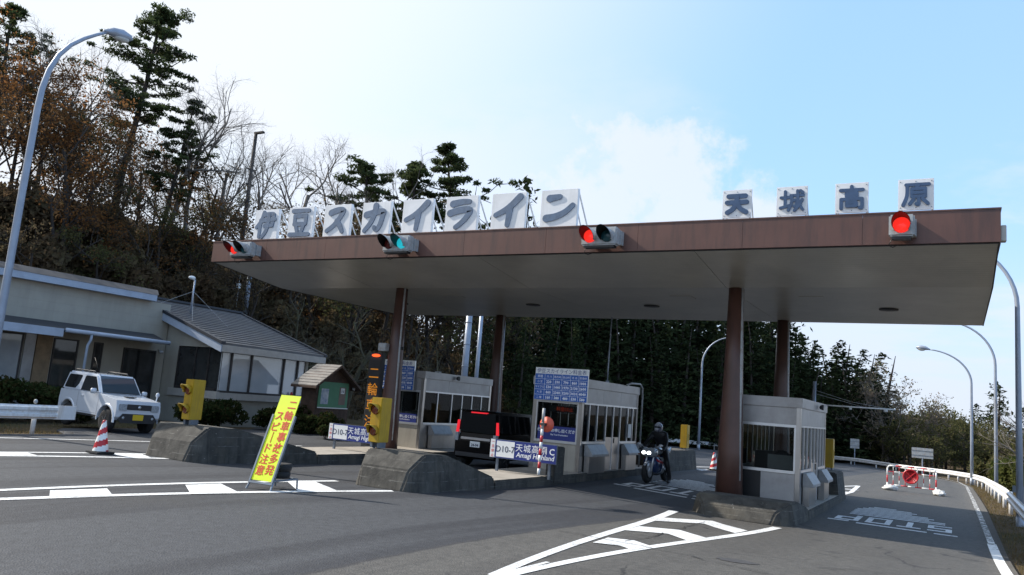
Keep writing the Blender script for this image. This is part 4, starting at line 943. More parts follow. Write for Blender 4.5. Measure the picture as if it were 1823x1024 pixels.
def build_suv():
    t = thing('parked_car', 'small white boxy off-road car with a yellow number plate parked by the building', 'car', (-21.85, 14.95, gz(-21, 14.8)), R(-5))
    t.rotation_euler = (R(-1.0), R(1.0), R(-5)); t.scale = (.95, .95, .95)
    hw = .70
    # lower body: side outline with arches
    low = arch_profile({'zb': .40, 'xr': -1.60, 'xf': 1.56}, [(-1.10, .36, .42), (1.14, .36, .42)])
    up = [(1.66, .50), (1.68, .72), (1.62, .98), (.66, 1.10), (-1.64, 1.10), (-1.68, .80), (-1.66, .48)]
    b = MB(); b.prism(low + up, -hw, hw, 'xz'); body = b.build('body', 'carwhite', t, bevel=.035, fix=True)
    for p in body.data.polygons: p.use_smooth = False
    # fender flares
    for cx in (-1.10, 1.14):
        for s in (-1, 1):
            b = smooth(MB()); vs = []; n = 14; fs = []
            for k in range(n + 1):
                a = math.pi * (-.02 + 1.04 * k / n)
                for rr, yy in ((.425, hw + .005), (.425, hw + .022), (.475, hw + .022), (.50, hw - .01)): vs.append((cx + rr * math.cos(a), s * yy, .36 + rr * math.sin(a)))
            for k in range(n):
                for q in range(3): fs.append((k * 4 + q, k * 4 + q + 1, k * 4 + q + 5, k * 4 + q + 4))
            b.add(vs, fs); b.build('fender_flare', 'carwhite', t)
    # greenhouse
    ht = .60
    def ring(x, z, w): return [(x, -w, z), (x, w, z)]
    b = MB(); vs = [(.66, -hw + .02, 1.08), (.66, hw - .02, 1.08), (-1.66, hw - .02, 1.08), (-1.66, -hw + .02, 1.08), (.18, -ht, 1.66), (.18, ht, 1.66), (-1.50, ht, 1.68), (-1.50, -ht, 1.68)]
    b.add(vs, [(0, 3, 2, 1), (4, 5, 6, 7), (0, 1, 5, 4), (1, 2, 6, 5), (2, 3, 7, 6), (3, 0, 4, 7)]); b.build('cabin', 'carwhite', t, bevel=.05, fix=True)
    yf = lambda z: (hw - .02) + (ht - (hw - .02)) * (z - 1.08) / .59
    for s in (-1, 1):
        b = MB(); decal(b, [(.46, 1.13), (.50, 1.17), (.16, 1.56), (.12, 1.58), (-.42, 1.58), (-.46, 1.55), (-.52, 1.13)], yf, s); b.build('side_window', 'carglass', t)
        b = MB(); decal(b, [(-.72, 1.30), (-.64, 1.55), (-.68, 1.58), (-1.36, 1.58), (-1.42, 1.54), (-1.52, 1.20), (-1.48, 1.16), (-.86, 1.16)], yf, s); b.build('quarter_window', 'carglass', t)
        b = smooth(MB()); b.tube([(-.1, s * .52, 1.67), (-.16, s * .52, 1.73), (-1.25, s * .52, 1.74), (-1.32, s * .52, 1.69)], .022, 8); b.build('roof_rail', 'plasticgrey', t)
        b = smooth(MB()); b.box((.44, s * .74, 1.08), (.53, s * .90, 1.24)); b.box((.47, s * .66, 1.12), (.51, s * .74, 1.16)); b.build('wing_mirror', 'carwhite', t, bevel=.03, fix=True)
        b = MB(); b.box((-.40, s * (hw + .001), .96), (-.26, s * (hw + .018), .99)); b.build('door_handle', 'carwhite', t)
        b = MB()
        for x in (.62, -.56): b.box((x - .004, s * (hw - .002), .48), (x + .004, s * (hw + .0015), 1.07))
        b.box((-.55, s * (hw - .002), .5), (.61, s * (hw + .0015), .506)); b.build('door_gap', 'plasticgrey', t)
        b = MB(); b.box((-.66, s * (hw - .002), .40), (.66, s * (hw + .012), .46)); b.build('sill', 'plasticgrey', t)
        b = MB(); b.prism(rrect(s * .50, .78, .27, .20, .05), 1.66, 1.692, 'yz'); b.build('headlight', 'headglass', t)
        b = smooth(MB()); b.ell((1.70, s * .46, .48), (.02, .04, .04), 10, 6); b.build('fog_lamp', 'headglass', t)
        for x in (-1.10, 1.14): wheel(t, x, s * .615, .345, .19)
    # windscreen
    sx, sz = (.18 - .66), (1.66 - 1.08); L = math.hypot(sx, sz); nx, nz = sz / L, -sx / L
    P = lambda u, y: (.66 + sx * u + nx * .006, y, 1.08 + sz * u + nz * .006); b = MB(); b.quad(P(.08, -.60), P(.08, .60), P(.92, .535), P(.92, -.535)); b.build('windscreen', 'windscreen', t)
    b = MB(); b.tube([P(.10, -.5), P(.12, .02)], .01, 4); b.tube([P(.10, .05), P(.12, .5)], .01, 4); b.build('wiper', 'black', t)
    b = MB(); b.prism(rrect(0, .80, .78, .16, .03), 1.66, 1.70, 'yz'); g = b.build('grille', 'plasticgrey', t)
    b = smooth(MB()); b.lathe([(.045, 1.69), (.045, 1.71), (.0001, 1.712)], 16, (0, 0, .80), 'x'); b.build('emblem', 'chrome', g)
    b = MB(); b.prism([(-.62, .42), (-.48, .60), (.48, .60), (.62, .42), (.5, .33), (-.5, .33)], 1.655, 1.695, 'yz'); b.build('bumper_grille', 'plasticgrey', t)
    b = MB(); b.prism(rrect(0, .50, .33, .165, .01), 1.696, 1.706, 'yz'); b.build('number_plate', 'plate_yellow', t)
    b = MB(); b.box((1.02, -.16, 1.062), (1.20, .16, 1.076)); b.build('bonnet_scoop', 'black', t)
    b = smooth(MB()); b.tube([(1.50, .62, 1.0), (1.50, .64, 1.16)], .018, 6); b.ell((1.50, .64, 1.2), (.05, .06, .075), 10, 8); b.build('side_mirror', 'carwhite', t)
    b = MB(); b.box((-1.5, -.56, .42), (1.5, .56, .85)); b.build('underbody', 'black', t)
    b = smooth(MB()); b.lathe([(.33, -1.70), (.34, -1.84), (.30, -1.88), (.0001, -1.88)], 24, (0, 0, .86), 'x'); b.build('spare_wheel', 'carwhite', t)
    b = smooth(MB()); b.tube([(.25, -.55, 1.62), (-.15, -.62, 2.15)], .005, 4); b.build('aerial', 'black', t)
def build_van():
    x, y = -12.25, 21.95
    t = thing('minivan', 'black minivan seen from behind with red tail lamps lit beside the left booth', 'van', (x, y, gz(x, y)), R(90))
    hw = .735
    low = arch_profile({'zb': .24, 'xr': -1.72, 'xf': 1.7}, [(-1.18, .29, .34), (1.22, .29, .34)])
    up = [(1.80, .35), (1.82, .70), (1.55, .98), (-1.74, .98), (-1.80, .75), (-1.79, .32)]
    b = MB(); b.prism(low + up, -hw, hw, 'xz'); b.build('body', 'carblack', t, bevel=.04, fix=True)
    ht = .645; b = MB(); vs = [(1.45, -hw + .01, .96), (1.45, hw - .01, .96), (-1.745, hw - .01, .96), (-1.745, -hw + .01, .96), (.72, -ht, 1.62), (.72, ht, 1.62), (-1.69, ht, 1.645), (-1.69, -ht, 1.645)]
    b.add(vs, [(0, 3, 2, 1), (4, 5, 6, 7), (0, 1, 5, 4), (1, 2, 6, 5), (2, 3, 7, 6), (3, 0, 4, 7)]); b.build('cabin', 'carblack', t, bevel=.09, fix=True)
    yf = lambda z: (hw - .01) + (ht - (hw - .01)) * (z - .96) / .67
    for s in (-1, 1):
        for nm, poly in (('front_window', [(1.2, 1.02), (.72, 1.52), (.45, 1.54), (.42, 1.02)]), ('rear_window', [(.32, 1.02), (.34, 1.54), (-.62, 1.55), (-.66, 1.02)]), ('quarter_window', [(-.76, 1.02), (-.74, 1.55), (-1.46, 1.55), (-1.58, 1.04)])):
            b = MB(); decal(b, poly, yf, s); b.build(nm, 'carglass', t)
        for wx in (-1.18, 1.22): wheel(t, wx, s * .63, .29, .17)
        b = MB(); b.prism([(s * .655, .98), (s * .725, .98), (s * .685, 1.34), (s * .64, 1.34)] if s > 0 else [(-.725, .98), (-.655, .98), (-.64, 1.34), (-.685, 1.34)], -1.77, -1.70, 'yz'); b.build('tail_light', 'tail', t)
        b = MB(); b.prism([(s * .60, .74), (s * .725, .74), (s * .705, .977), (s * .60, .977)] if s > 0 else [(-.725, .74), (-.60, .74), (-.60, .977), (-.705, .977)], -1.826, -1.70, 'yz'); b.build('reverse_light', 'headglass', t)
        b = smooth(MB()); b.ell((.95, s * .82, 1.05), (.07, .10, .08), 12, 8); b.build('wing_mirror', 'carblack', t)
    sx, sz = .055, .685; L = math.hypot(sx, sz); nx, nz = -sz / L, sx / L
    P = lambda u, yy: (-1.745 + sx * u + nx * .006, yy, .96 + sz * u + nz * .006)
    b = MB(); b.quad(P(.06, .59), P(.06, -.59), P(.90, -.57), P(.90, .57)); b.build('tailgate_window', 'carglass', t)
    b = MB(); b.box((-1.74, -.26, 1.565), (-1.62, .26, 1.60)); b.build('high_brake_light', 'tail', t)
    b = MB(); b.prism([(-.62, 1.63), (.62, 1.63), (.60, 1.66), (-.60, 1.66)], -1.80, -1.50, 'yz'); b.build('roof_spoiler', 'carblack', t, bevel=.01, fix=True)
    b = MB(); b.box((-1.835, -.50, .79), (-1.80, .50, .86)); b.build('chrome_strip', 'chrome', t, bevel=.01, fix=True)
    b = MB(); b.box((-1.825, -.165, .585), (-1.805, .165, .75)); pl = b.build('number_plate', 'signwhite', t)
    rot = Matrix(((0, 0, -1), (-1, 0, 0), (0, 1, 0)))
    b = MB(); put_text(b, '24-94', (-1.829, 0, .645), .105, rot=rot, extrude=.001, offset=.003, res=2); b.build('plate_number', 'ink', pl)
    b = MB(); b.box((-1.83, -.66, .30), (-1.79, .66, .42)); b.build('bumper', 'plasticgrey', t, bevel=.01, fix=True)
def build_motorcycle():
    x, y = -7.72, 23.15
    t = thing('motorcycle', 'silver and blue sports motorcycle with two bright headlights stopped in the lane', 'motorcycle', (x, y, gz(x, y)), R(-94))
    def bw(cx, nm):
        b = smooth(MB())
        for i in range(1): b.lathe([(.235, -.055), (.29, -.06), (.315, 0), (.29, .06), (.235, .055)], 28, (cx, 0, .315), 'y')
        w = b.build('wheel', 'rubber', t); b = smooth(MB()); b.lathe([(.24, -.035), (.20, -.02), (.20, .02), (.24, .035)], 28, (cx, 0, .315), 'y')
        for k in range(6):
            a = math.pi * k / 3; b.tube([(cx, 0, .315), (cx + .21 * math.cos(a), 0, .315 + .21 * math.sin(a))], .016, 5)
        b.build('rim', 'rim', w)
        b = smooth(MB())
        for s in (-1, 1): b.lathe([(.15, s * .075), (.15, s * .082), (.06, s * .082)], 24, (cx, 0, .315), 'y')
        b.build('brake_disc', 'chrome', w)
    bw(.70, 0); bw(-.68, 0)
    b = smooth(MB())
    for s in (-1, 1): b.tube([(.70, s * .11, .315), (.52, s * .10, .78), (.46, s * .10, .95)], [.030, .028, .026], 8)
    b.build('front_fork', 'chrome', t)
    b = smooth(MB()); b.ell((.70, 0, .46), (.26, .085, .19), 16, 10); b.build('front_mudguard', 'silver', t)
    def loft(secs, nm, m, n=14, par=None):
        b = smooth(MB()); vs = []; fs = []
        for (cx, cz, w, h) in secs:
            for k in range(n):
                a = 2 * math.pi * k / n; ca, sa = math.cos(a), math.sin(a)
                vs.append((cx, w * math.copysign(abs(ca) ** .7, ca), cz + h * math.copysign(abs(sa) ** .7, sa)))
        for i in range(len(secs) - 1):
            for k in range(n): k2 = (k + 1) % n; fs.append((i * n + k, i * n + k2, (i + 1) * n + k2, (i + 1) * n + k))
        fs.append(tuple(range(n - 1, -1, -1))); fs.append(tuple((len(secs) - 1) * n + k for k in range(n)))
        b.add(vs, fs); return b.build(nm, m, par or t, fix=True)
    loft([(.86, .84, .09, .05), (.80, .86, .17, .10), (.68, .88, .21, .14), (.52, .88, .22, .15), (.40, .86, .20, .12)], 'nose_fairing', 'silver')
    loft([(.56, .55, .20, .18), (.35, .52, .22, .26), (.10, .48, .21, .25), (-.12, .46, .17, .17)], 'side_fairing', 'bikeblue')
    loft([(.50, .66, .215, .05), (.30, .62, .232, .07), (.05, .58, .222, .05)], 'fairing_stripe', 'red')
    loft([(.38, .92, .10, .06), (.25, .95, .16, .11), (.02, .93, .16, .11), (-.15, .86, .11, .08)], 'fuel_tank', 'silver')
    loft([(-.12, .82, .13, .05), (-.40, .84, .15, .05), (-.62, .90, .12, .05)], 'seat', 'black')
    loft([(-.40, .77, .13, .06), (-.70, .88, .11, .07), (-.95, .98, .05, .04)], 'tail_fairing', 'bikeblue')
    loft([(.42, .42, .12, .14), (.10, .38, .16, .18), (-.20, .40, .15, .17)], 'engine', 'plasticgrey')
    b = smooth(MB()); b.tube([(.1, -.12, .25), (-.35, -.16, .28), (-.75, -.19, .48)], [.035, .045, .06], 10); b.build('exhaust', 'chrome', t)
    b = MB(); b.tube([(-.68, .08, .315), (-.2, .1, .42)], .03, 6); b.tube([(-.68, -.08, .315), (-.2, -.1, .42)], .03, 6); b.build('swing_arm', 'siggrey', t)
    b = smooth(MB()); n = 8; vs = []; fs = []
    for j, (xx, zz, w) in enumerate(((.78, .95, .15), (.64, 1.06, .15), (.52, 1.14, .12))):
        for k in range(n + 1): a = math.pi * k / n; vs.append((xx - .05 * (1 - math.sin(a)), w * math.cos(a), zz - .05 * (1 - math.sin(a))))
    for j in range(2):
        for k in range(n): fs.append((j * (n + 1) + k, j * (n + 1) + k + 1, (j + 1) * (n + 1) + k + 1, (j + 1) * (n + 1) + k))
    b.add(vs, fs); b.build('windscreen', 'carglass', t)
    for s in (-1, 1):
        b = smooth(MB()); b.ell((.845, s * .075, .865), (.04, .062, .045), 14, 8); b.build('headlight', 'headlit', t)
        b = smooth(MB()); b.tube([(.60, s * .16, 1.0), (.62, s * .30, 1.08)], .01, 5); b.ell((.62, s * .34, 1.09), (.02, .07, .045), 10, 8); b.build('mirror', 'silver', t)
        b = smooth(MB()); b.ell((.66, s * .30, .80), (.03, .05, .02), 8, 6); b.build('indicator', 'amberlens', t)
    b = smooth(MB()); b.tube([(.42, -.34, .95), (.46, -.12, .99), (.46, .12, .99), (.42, .34, .95)], .018, 8); b.build('handlebar', 'plasticgrey', t)
    # rider, one continuous skinned body in bike coordinates
    p = thing('person', 'motorcyclist in black suit and white patterned helmet astride, one foot on the road', 'person', (x, y, gz(x, y)), R(-94))
    J = [(-.30, 0, .95), (-.24, 0, 1.10), (-.14, 0, 1.28), (-.06, 0, 1.42), (-.02, 0, 1.50),             # pelvis .. neck
         (-.07, .19, 1.40), (.10, .30, 1.18), (.32, .33, 1.00), (.40, .34, .97),                        # left arm
         (-.07, -.19, 1.40), (.10, -.30, 1.18), (.32, -.33, 1.00), (.40, -.34, .97),                    # right arm
         (-.28, .11, .92), (-.02, .30, .60), (-.16, .34, .16), (-.12, .345, .06), (.06, .37, .04),         # left leg down
         (-.28, -.11, .92), (.06, -.24, .62), (-.22, -.25, .40), (-.26, -.25, .33), (-.10, -.27, .30)]    # right leg on the peg
    E_ = [(0, 1), (1, 2), (2, 3), (3, 4), (3, 5), (5, 6), (6, 7), (7, 8), (3, 9), (9, 10), (10, 11), (11, 12), (0, 13), (13, 14), (14, 15), (15, 16), (16, 17), (0, 18), (18, 19), (19, 20), (20, 21), (21, 22)]
    rad = [.155, .15, .17, .13, .07, .085, .062, .05, .045, .085, .062, .05, .045, .11, .085, .06, .055, .045, .11, .085, .06, .055, .045]
    me = bpy.data.meshes.new('body'); me.from_pydata(J, E_, []); me.materials.append(MT['jacket'])
    o = bpy.data.objects.new('body', me); COL.objects.link(o); o.parent = p
    sk = o.modifiers.new('skin', 'SKIN'); sk.use_smooth_shade = True
    if not me.skin_vertices: me.attributes.new('skin', 'FLOAT', 'POINT') if False else None
    bm = bmesh.new(); bm.from_mesh(me); lay = bm.verts.layers.skin.verify()
    for i, v in enumerate(bm.verts): v[lay].radius = (rad[i], rad[i]); v[lay].use_root = (i == 0)
    bm.to_mesh(me); bm.free(); sb = o.modifiers.new('sub', 'SUBSURF'); sb.levels = 1; sb.render_levels = 2
    b = smooth(MB())                                        # gloved hands: palm and five fingers curled round the grips
    for s in (-1, 1):
        c = Vector((.425, s * .345, .965)); b.ell(tuple(c), (.045, .045, .025), 10, 6)
        for k, l in enumerate((.040, .046, .044, .036)):
            yy = c.y + (k - 1.5) * .021; b.tube([(c.x + .03, yy, c.z + .005), (c.x + .03 + l, yy, c.z - .012), (c.x + .03 + l * .7, yy, c.z - .045)], [.0105, .0095, .008], 6)
        b.tube([(c.x - .01, c.y - s * .035, c.z), (c.x + .025, c.y - s * .055, c.z - .03)], [.012, .009], 6)
    b.build('gloves', 'jacket', p)
    b = smooth(MB()); b.cur = 0; b.ell((.03, 0, 1.60), (.155, .125, .145), 20, 14); b.ell((.10, 0, 1.545), (.105, .095, .085), 16, 10)
    h = b.build('helmet', mat('patterned_helmet', (0.62, 0.63, 0.66), .25, var=0, scale=7.0, alt=(0.03, 0.035, 0.09), coat=.5), p)
    b = smooth(MB()); b.ell((.095, 0, 1.605), (.105, .112, .05), 16, 8); b.build('visor', 'carglass', h)
# ------------------------------------------------------------------ small street furniture
def build_small():
    # yellow A-frame sign
    t = thing('standing_sign', 'bright yellow leaning sign with red vertical characters in a grey frame on the painted island', 'sign', (-9.98, 9.86, gz(-10, 9.9)), R(6))
    W_, H = .42, 1.50; tilt = R(20)                          # leans back
    tr = Matrix.Translation((0, -.12, .15)) @ Matrix.Rotation(-tilt, 4, 'X') @ Matrix.Rotation(0, 4, 'Z')
    b = MB(); b.xf = tr; b.box((-W_ / 2, 0, 0), (W_ / 2, .012, H)); b.build('panel', 'fluor', t)
    b = MB(); b.xf = tr
    for k, c in enumerate('二輪車事故多発'): put_text(b, c, (.095, -.004, H - .17 - .19 * k), .18, extrude=.001, offset=.002, res=2)
    b.build('lettering', 'redink', t); b = MB(); b.xf = tr
    for k, c in enumerate('スピード注意'): put_text(b, '｜' if c == 'ー' else c, (-.095, -.004, H - .38 - .19 * k), .18, extrude=.001, offset=.002, res=2)
    b.build('lettering', 'redink', t)
    b = MB(); b.xf = tr; b.box((-W_ / 2 - .035, -.012, -.02), (-W_ / 2 - .002, .03, H * .76)); b.box((W_ / 2 + .002, -.012, -.02), (W_ / 2 + .035, .03, H * .76)); b.box((-W_ / 2 - .035, -.012, -.055), (W_ / 2 + .035, .03, -.022)); b.build('frame', 'greyframe', t)
    b = MB()
    for sx in (-W_ / 2 - .02, W_ / 2 + .02): b.tube([(sx, -.10, .14), (sx + math.copysign(.02, sx), -.17, 0.0)], .018, 6); b.tube([(sx, -.1, .16), (sx, .52, .16)], .016, 6); b.tube([(sx, .52, .17), (sx, .54, 0)], .016, 6)
    b.tube([(-W_ / 2 - .02, .52, .16), (W_ / 2 + .02, .52, .16)], .016, 6); b.build('legs', 'greyframe', t)
    for k, (ox, oy, oz) in enumerate(((.0, .32, .185), (.01, .33, .305))):
        b = smooth(MB()); b.lathe([(.08, -.055), (.17, -.06), (.185, 0), (.17, .06), (.08, .055)], 22, (0, 0, 0)); b.smooth = False
        o = b.build('weight_block', 'rubber'); o.location = (-9.98 + ox - .03, 9.86 + oy, gz(-10, 10) + oz + .05)
        tag(o, ('lower' if k == 0 else 'upper') + ' black rubber weight ring stacked behind the yellow standing sign', 'weight')
    def cone(label, x, y, h=.70):
        t = thing('traffic_cone', label, 'traffic cone', (x, y, gz(x, y)), 0, 'red and white striped cones')
        b = smooth(MB()); n, m_ = 40, 26
        for j in range(m_ + 1):
            f = j / m_; r = .155 * (1 - f) + .035 * f
            for i in range(n): a = 2 * math.pi * i / n; b.v.append((r * math.cos(a), r * math.sin(a), .06 + f * (h - .06)))
        for j in range(m_):
            for i in range(n):
                i2 = (i + 1) % n; b.f.append((j * n + i, j * n + i2, (j + 1) * n + i2, (j + 1) * n + i)); b.sm.append(True)
                b.mi.append(0 if ((j / m_ * 2.6 - i / n * 1.0) % 1.0) < .5 else 1)
        b.f.append(tuple(m_ * n + k for k in range(n))); b.sm.append(False); b.mi.append(1)
        b.build('cone_body', ['signwhite', 'red'], t)
        b = MB(); b.box((-.22, -.22, .005), (.22, .22, .05)); b.build('base', 'rubber', t, bevel=.03, fix=True)
    cone('red and white spiral striped cone near the white car', -15.74, 10.75)
    cone('red and white spiral striped cone far off between the middle island and the brown column', -8.35, 32.0)
    # barrier
    x0, x1, y = -2.42, -.66, 36.3; zb = gz(-1.5, y)
    t = thing('road_barrier', 'red and white tube barrier with a round red cross sign closing the right lane', 'barrier', ((x0 + x1) / 2, y, zb), R(-4)); w = (x1 - x0) / 2
    b = smooth(MB()); P = [(-w, 0, .02), (-w, 0, .88), (-w + .08, 0, .98), (w - .08, 0, .98), (w, 0, .88), (w, 0, .02)]
    def striped(b, p, q, r, n, off=0):
        p, q = Vector(p), Vector(q)
        for k in range(n): b.cur = (k + off) % 2; b.tube([p.lerp(q, k / n), p.lerp(q, (k + 1) / n)], r, 8)
    for a, c, n in zip(P[:-1], P[1:], (3, 1, 7, 1, 3)): striped(b, a, c, .028, n)
    striped(b, (-w, 0, .22), (w, 0, .22), .022, 7, 1); striped(b, (-w, 0, .74), (w, 0, .74), .016, 7, 1); b.build('frame', ['signwhite', 'red'], t)
    for k in range(1, 8):
        b = smooth(MB()); xx = -w + 2 * w * k / 8; striped(b, (xx, 0, .22), (xx, 0, .97), .014, 4, k); b.build('bar', ['signwhite', 'red'], t)
    b = smooth(MB()); b.lathe([(.0001, -.06), (.29, -.06), (.29, -.045), (.0001, -.045)], 36, (-.02, 0, .62), 'y'); d = b.build('sign_disc', 'signwhite', t)
    b = smooth(MB()); b.lathe([(.235, -.062), (.235, -.070), (.292, -.070), (.292, -.062)], 36, (-.02, 0, .62), 'y'); b.build('red_ring', 'red', d)
    b = MB()
    for s in (-1, 1): b.tube([(-.02 - .16, -.066, .62 - s * .16), (-.02 + .16, -.066, .62 + s * .16)], [.017, .017], 6)
    b.build('red_cross', 'red', d)
    for k, sx in enumerate((-w, w)):
        b = MB(); b.box((sx - .03, -.3, .0), (sx + .03, .3, .03)); b.build('foot', 'siggrey', t)
        b = smooth(MB()); b.ell((0, 0, 0), (.32, .22, .12), 12, 8)
        rn = random.Random(k); b.v = [(x + rn.uniform(-.06, .06), yy + rn.uniform(-.05, .05), max(-.095, z + rn.uniform(-.045, .045))) for x, yy, z in b.v]
        o = b.build('sandbag', 'sandbag'); xx = (x0 + x1) / 2 + sx * .98 + .12; o.location = (xx, y - .2 - sx * .07, gz(xx, y) + .10); o.rotation_euler = (0, 0, .5 + k)
        tag(o, 'white sandbag on the %s foot of the red and white barrier' % ('left', 'right')[k], 'sandbag')
    # roadside information plates far off
    for (x, yy, w_, h_, hh, lb) in ((-8.9, 88.5, .85, .95, 2.6, 'small upright sign plate on a pole before the far guardrail, beside the right booth'), (-2.55, 80.5, 1.7, .9, 2.35, 'wide sign plate seen from behind on a pole above the red and white barrier')):
        t = thing('roadside_sign', lb, 'sign', (x, yy, gz(x, yy))); b = MB(); b.tube([(0, .03, 0), (0, .03, hh)], .05, 8); b.build('pole', 'lamp_grey', t)
        b = MB(); b.box((-w_ / 2, -.03, hh - h_), (w_ / 2, -.02, hh)); p_ = b.build('plate', 'siggrey', t)
        b = MB()
        for k in range(2): b.box((-w_ / 2, -.05, hh - h_ * (.3 + .45 * k)), (w_ / 2, -.031, hh - h_ * (.26 + .45 * k)))
        b.build('rail', 'greyframe', p_)
    # kilometre plate by the near lamp
    t = thing('roadside_sign', 'small dark plate on a short post beside the near right lamp pole', 'sign', (1.62, 26.5, gz(1.5, 26.5) - .1)); b = MB(); b.tube([(0, 0, 0), (0, 0, 1.05)], .03, 8); b.build('pole', 'siggrey', t)
    b = MB(); b.box((-.24, -.03, .88), (.18, -.01, 1.06)); b.build('plate', 'greyframe', t)
def guardrail(label, pts, posts, h=.74, zoff=-.04):
    t = thing('guardrail', label, 'guardrail', (pts[0][0], pts[0][1], gz(*pts[0])), 0)
    ox, oy, oz = t.location
    L = [0]
    for p, q in zip(pts[:-1], pts[1:]): L.append(L[-1] + math.dist(p, q))
    def at(s):
        for i in range(1, len(pts)):
            if s <= L[i] or i == len(pts) - 1:
                f = (s - L[i - 1]) / (L[i] - L[i - 1]); p, q = pts[i - 1], pts[i]; x, y = p[0] + (q[0] - p[0]) * f, p[1] + (q[1] - p[1]) * f
                d = math.dist(p, q); return x, y, (q[0] - p[0]) / d, (q[1] - p[1]) / d
    prof = [(.0, 0), (.012, .03), (.075, .06), (.075, .12), (.02, .155), (.02, .195), (.075, .23), (.075, .29), (.012, .32), (.0, .35)]   # W-beam
    b = MB(); n = max(4, int(L[-1] / 1.2)); vs = []; fs = []; m_ = len(prof)
    for i in range(n + 1):
        x, y, dx, dy = at(L[-1] * i / n); nx, ny = -dy, dx
        z = gz(x, y) + zoff + h - .35
        for (a, zz) in prof: vs.append((x + nx * a - ox, y + ny * a - oy, z + zz - oz))
    for i in range(n):
        for k in range(m_ - 1): fs.append((i * m_ + k, (i + 1) * m_ + k, (i + 1) * m_ + k + 1, i * m_ + k + 1))
    b.add(vs, fs); b.smooth = False; o = b.build('beam', 'galv', t); md = o.modifiers.new('thick', 'SOLIDIFY'); md.thickness = .006
    s = .5
    while s < L[-1]:
        x, y, dx, dy = at(s); nx, ny = dy, -dx; z = gz(x, y) + zoff - .08
        b = smooth(MB()); b.tube([(x + nx * .08 - ox, y + ny * .08 - oy, z - oz), (x + nx * .08 - ox, y + ny * .08 - oy, z + h + .02 - oz)], .058, 10); b.build('post', 'galv', t); s += posts
    return t
def street_lamp(label, x, y, h, arm, r=.10, z=None, group='tall curved street lamps along the road', path=None):
    """pole at (x, y), arm vector (dx, dy), arc from pole top to the head"""
    z0 = gz(x, y) - .05 if z is None else z
    t = thing('street_lamp', label, 'street lamp', (x, y, z0), 0, group)
    L = math.hypot(*arm); P = [(0, 0, 0), (0, 0, h * .35), (0, 0, h * .74)]; rs = [r, r * .85, r * .68]
    for k in range(1, 13):
        a = math.pi / 2 * k / 12 * .94; f = 1 - math.cos(a); g = math.sin(a)
        P.append((arm[0] * f * .98, arm[1] * f * .98, h * .74 + h * .25 * g)); rs.append(r * (.68 - .28 * k / 12))
    if path: P = path; rs = [r * (1 - .62 * i / (len(P) - 1)) for i in range(len(P))]
    b = smooth(MB()); b.tube(P, rs, 12); b.tube([(0, 0, 0), (0, 0, .5)], r * 1.12, 12); b.build('pole', 'lamp_grey', t)
    ang = math.atan2(arm[1], arm[0]); M_ = Matrix.Translation(P[-1]) @ Matrix.Rotation(ang, 4, 'Z') @ Matrix.Rotation(R(-8), 4, 'Y')
    b = smooth(MB()); b.xf = M_; s = r / .10
    b.tube([(-.12 * s, 0, .0), (.0, 0, .02), (.16 * s, 0, .05), (.42 * s, 0, .05), (.66 * s, 0, .02), (.74 * s, 0, 0)], [.045 * s, .07 * s, .13 * s, .155 * s, .10 * s, .02 * s], 14)
    hd = b.build('lamp_head', 'lamp_grey', t)
    b = smooth(MB()); b.xf = M_; b.ell((.40 * s, 0, -.06), (.24 * s, .12 * s, .11 * s), 16, 8); b.build('lens', 'lens_glass', hd)
    return t
def pole(name, label, x, y, z0, h, r0, r1, m, cat='pole', group=None, extra=None):
    t = thing(name, label, cat, (x, y, z0), 0, group); b = smooth(MB()); b.tube([(0, 0, 0), (0, 0, h)], [r0, r1], 12); b.build('shaft', m, t)
    if extra: extra(t, h)
    return t
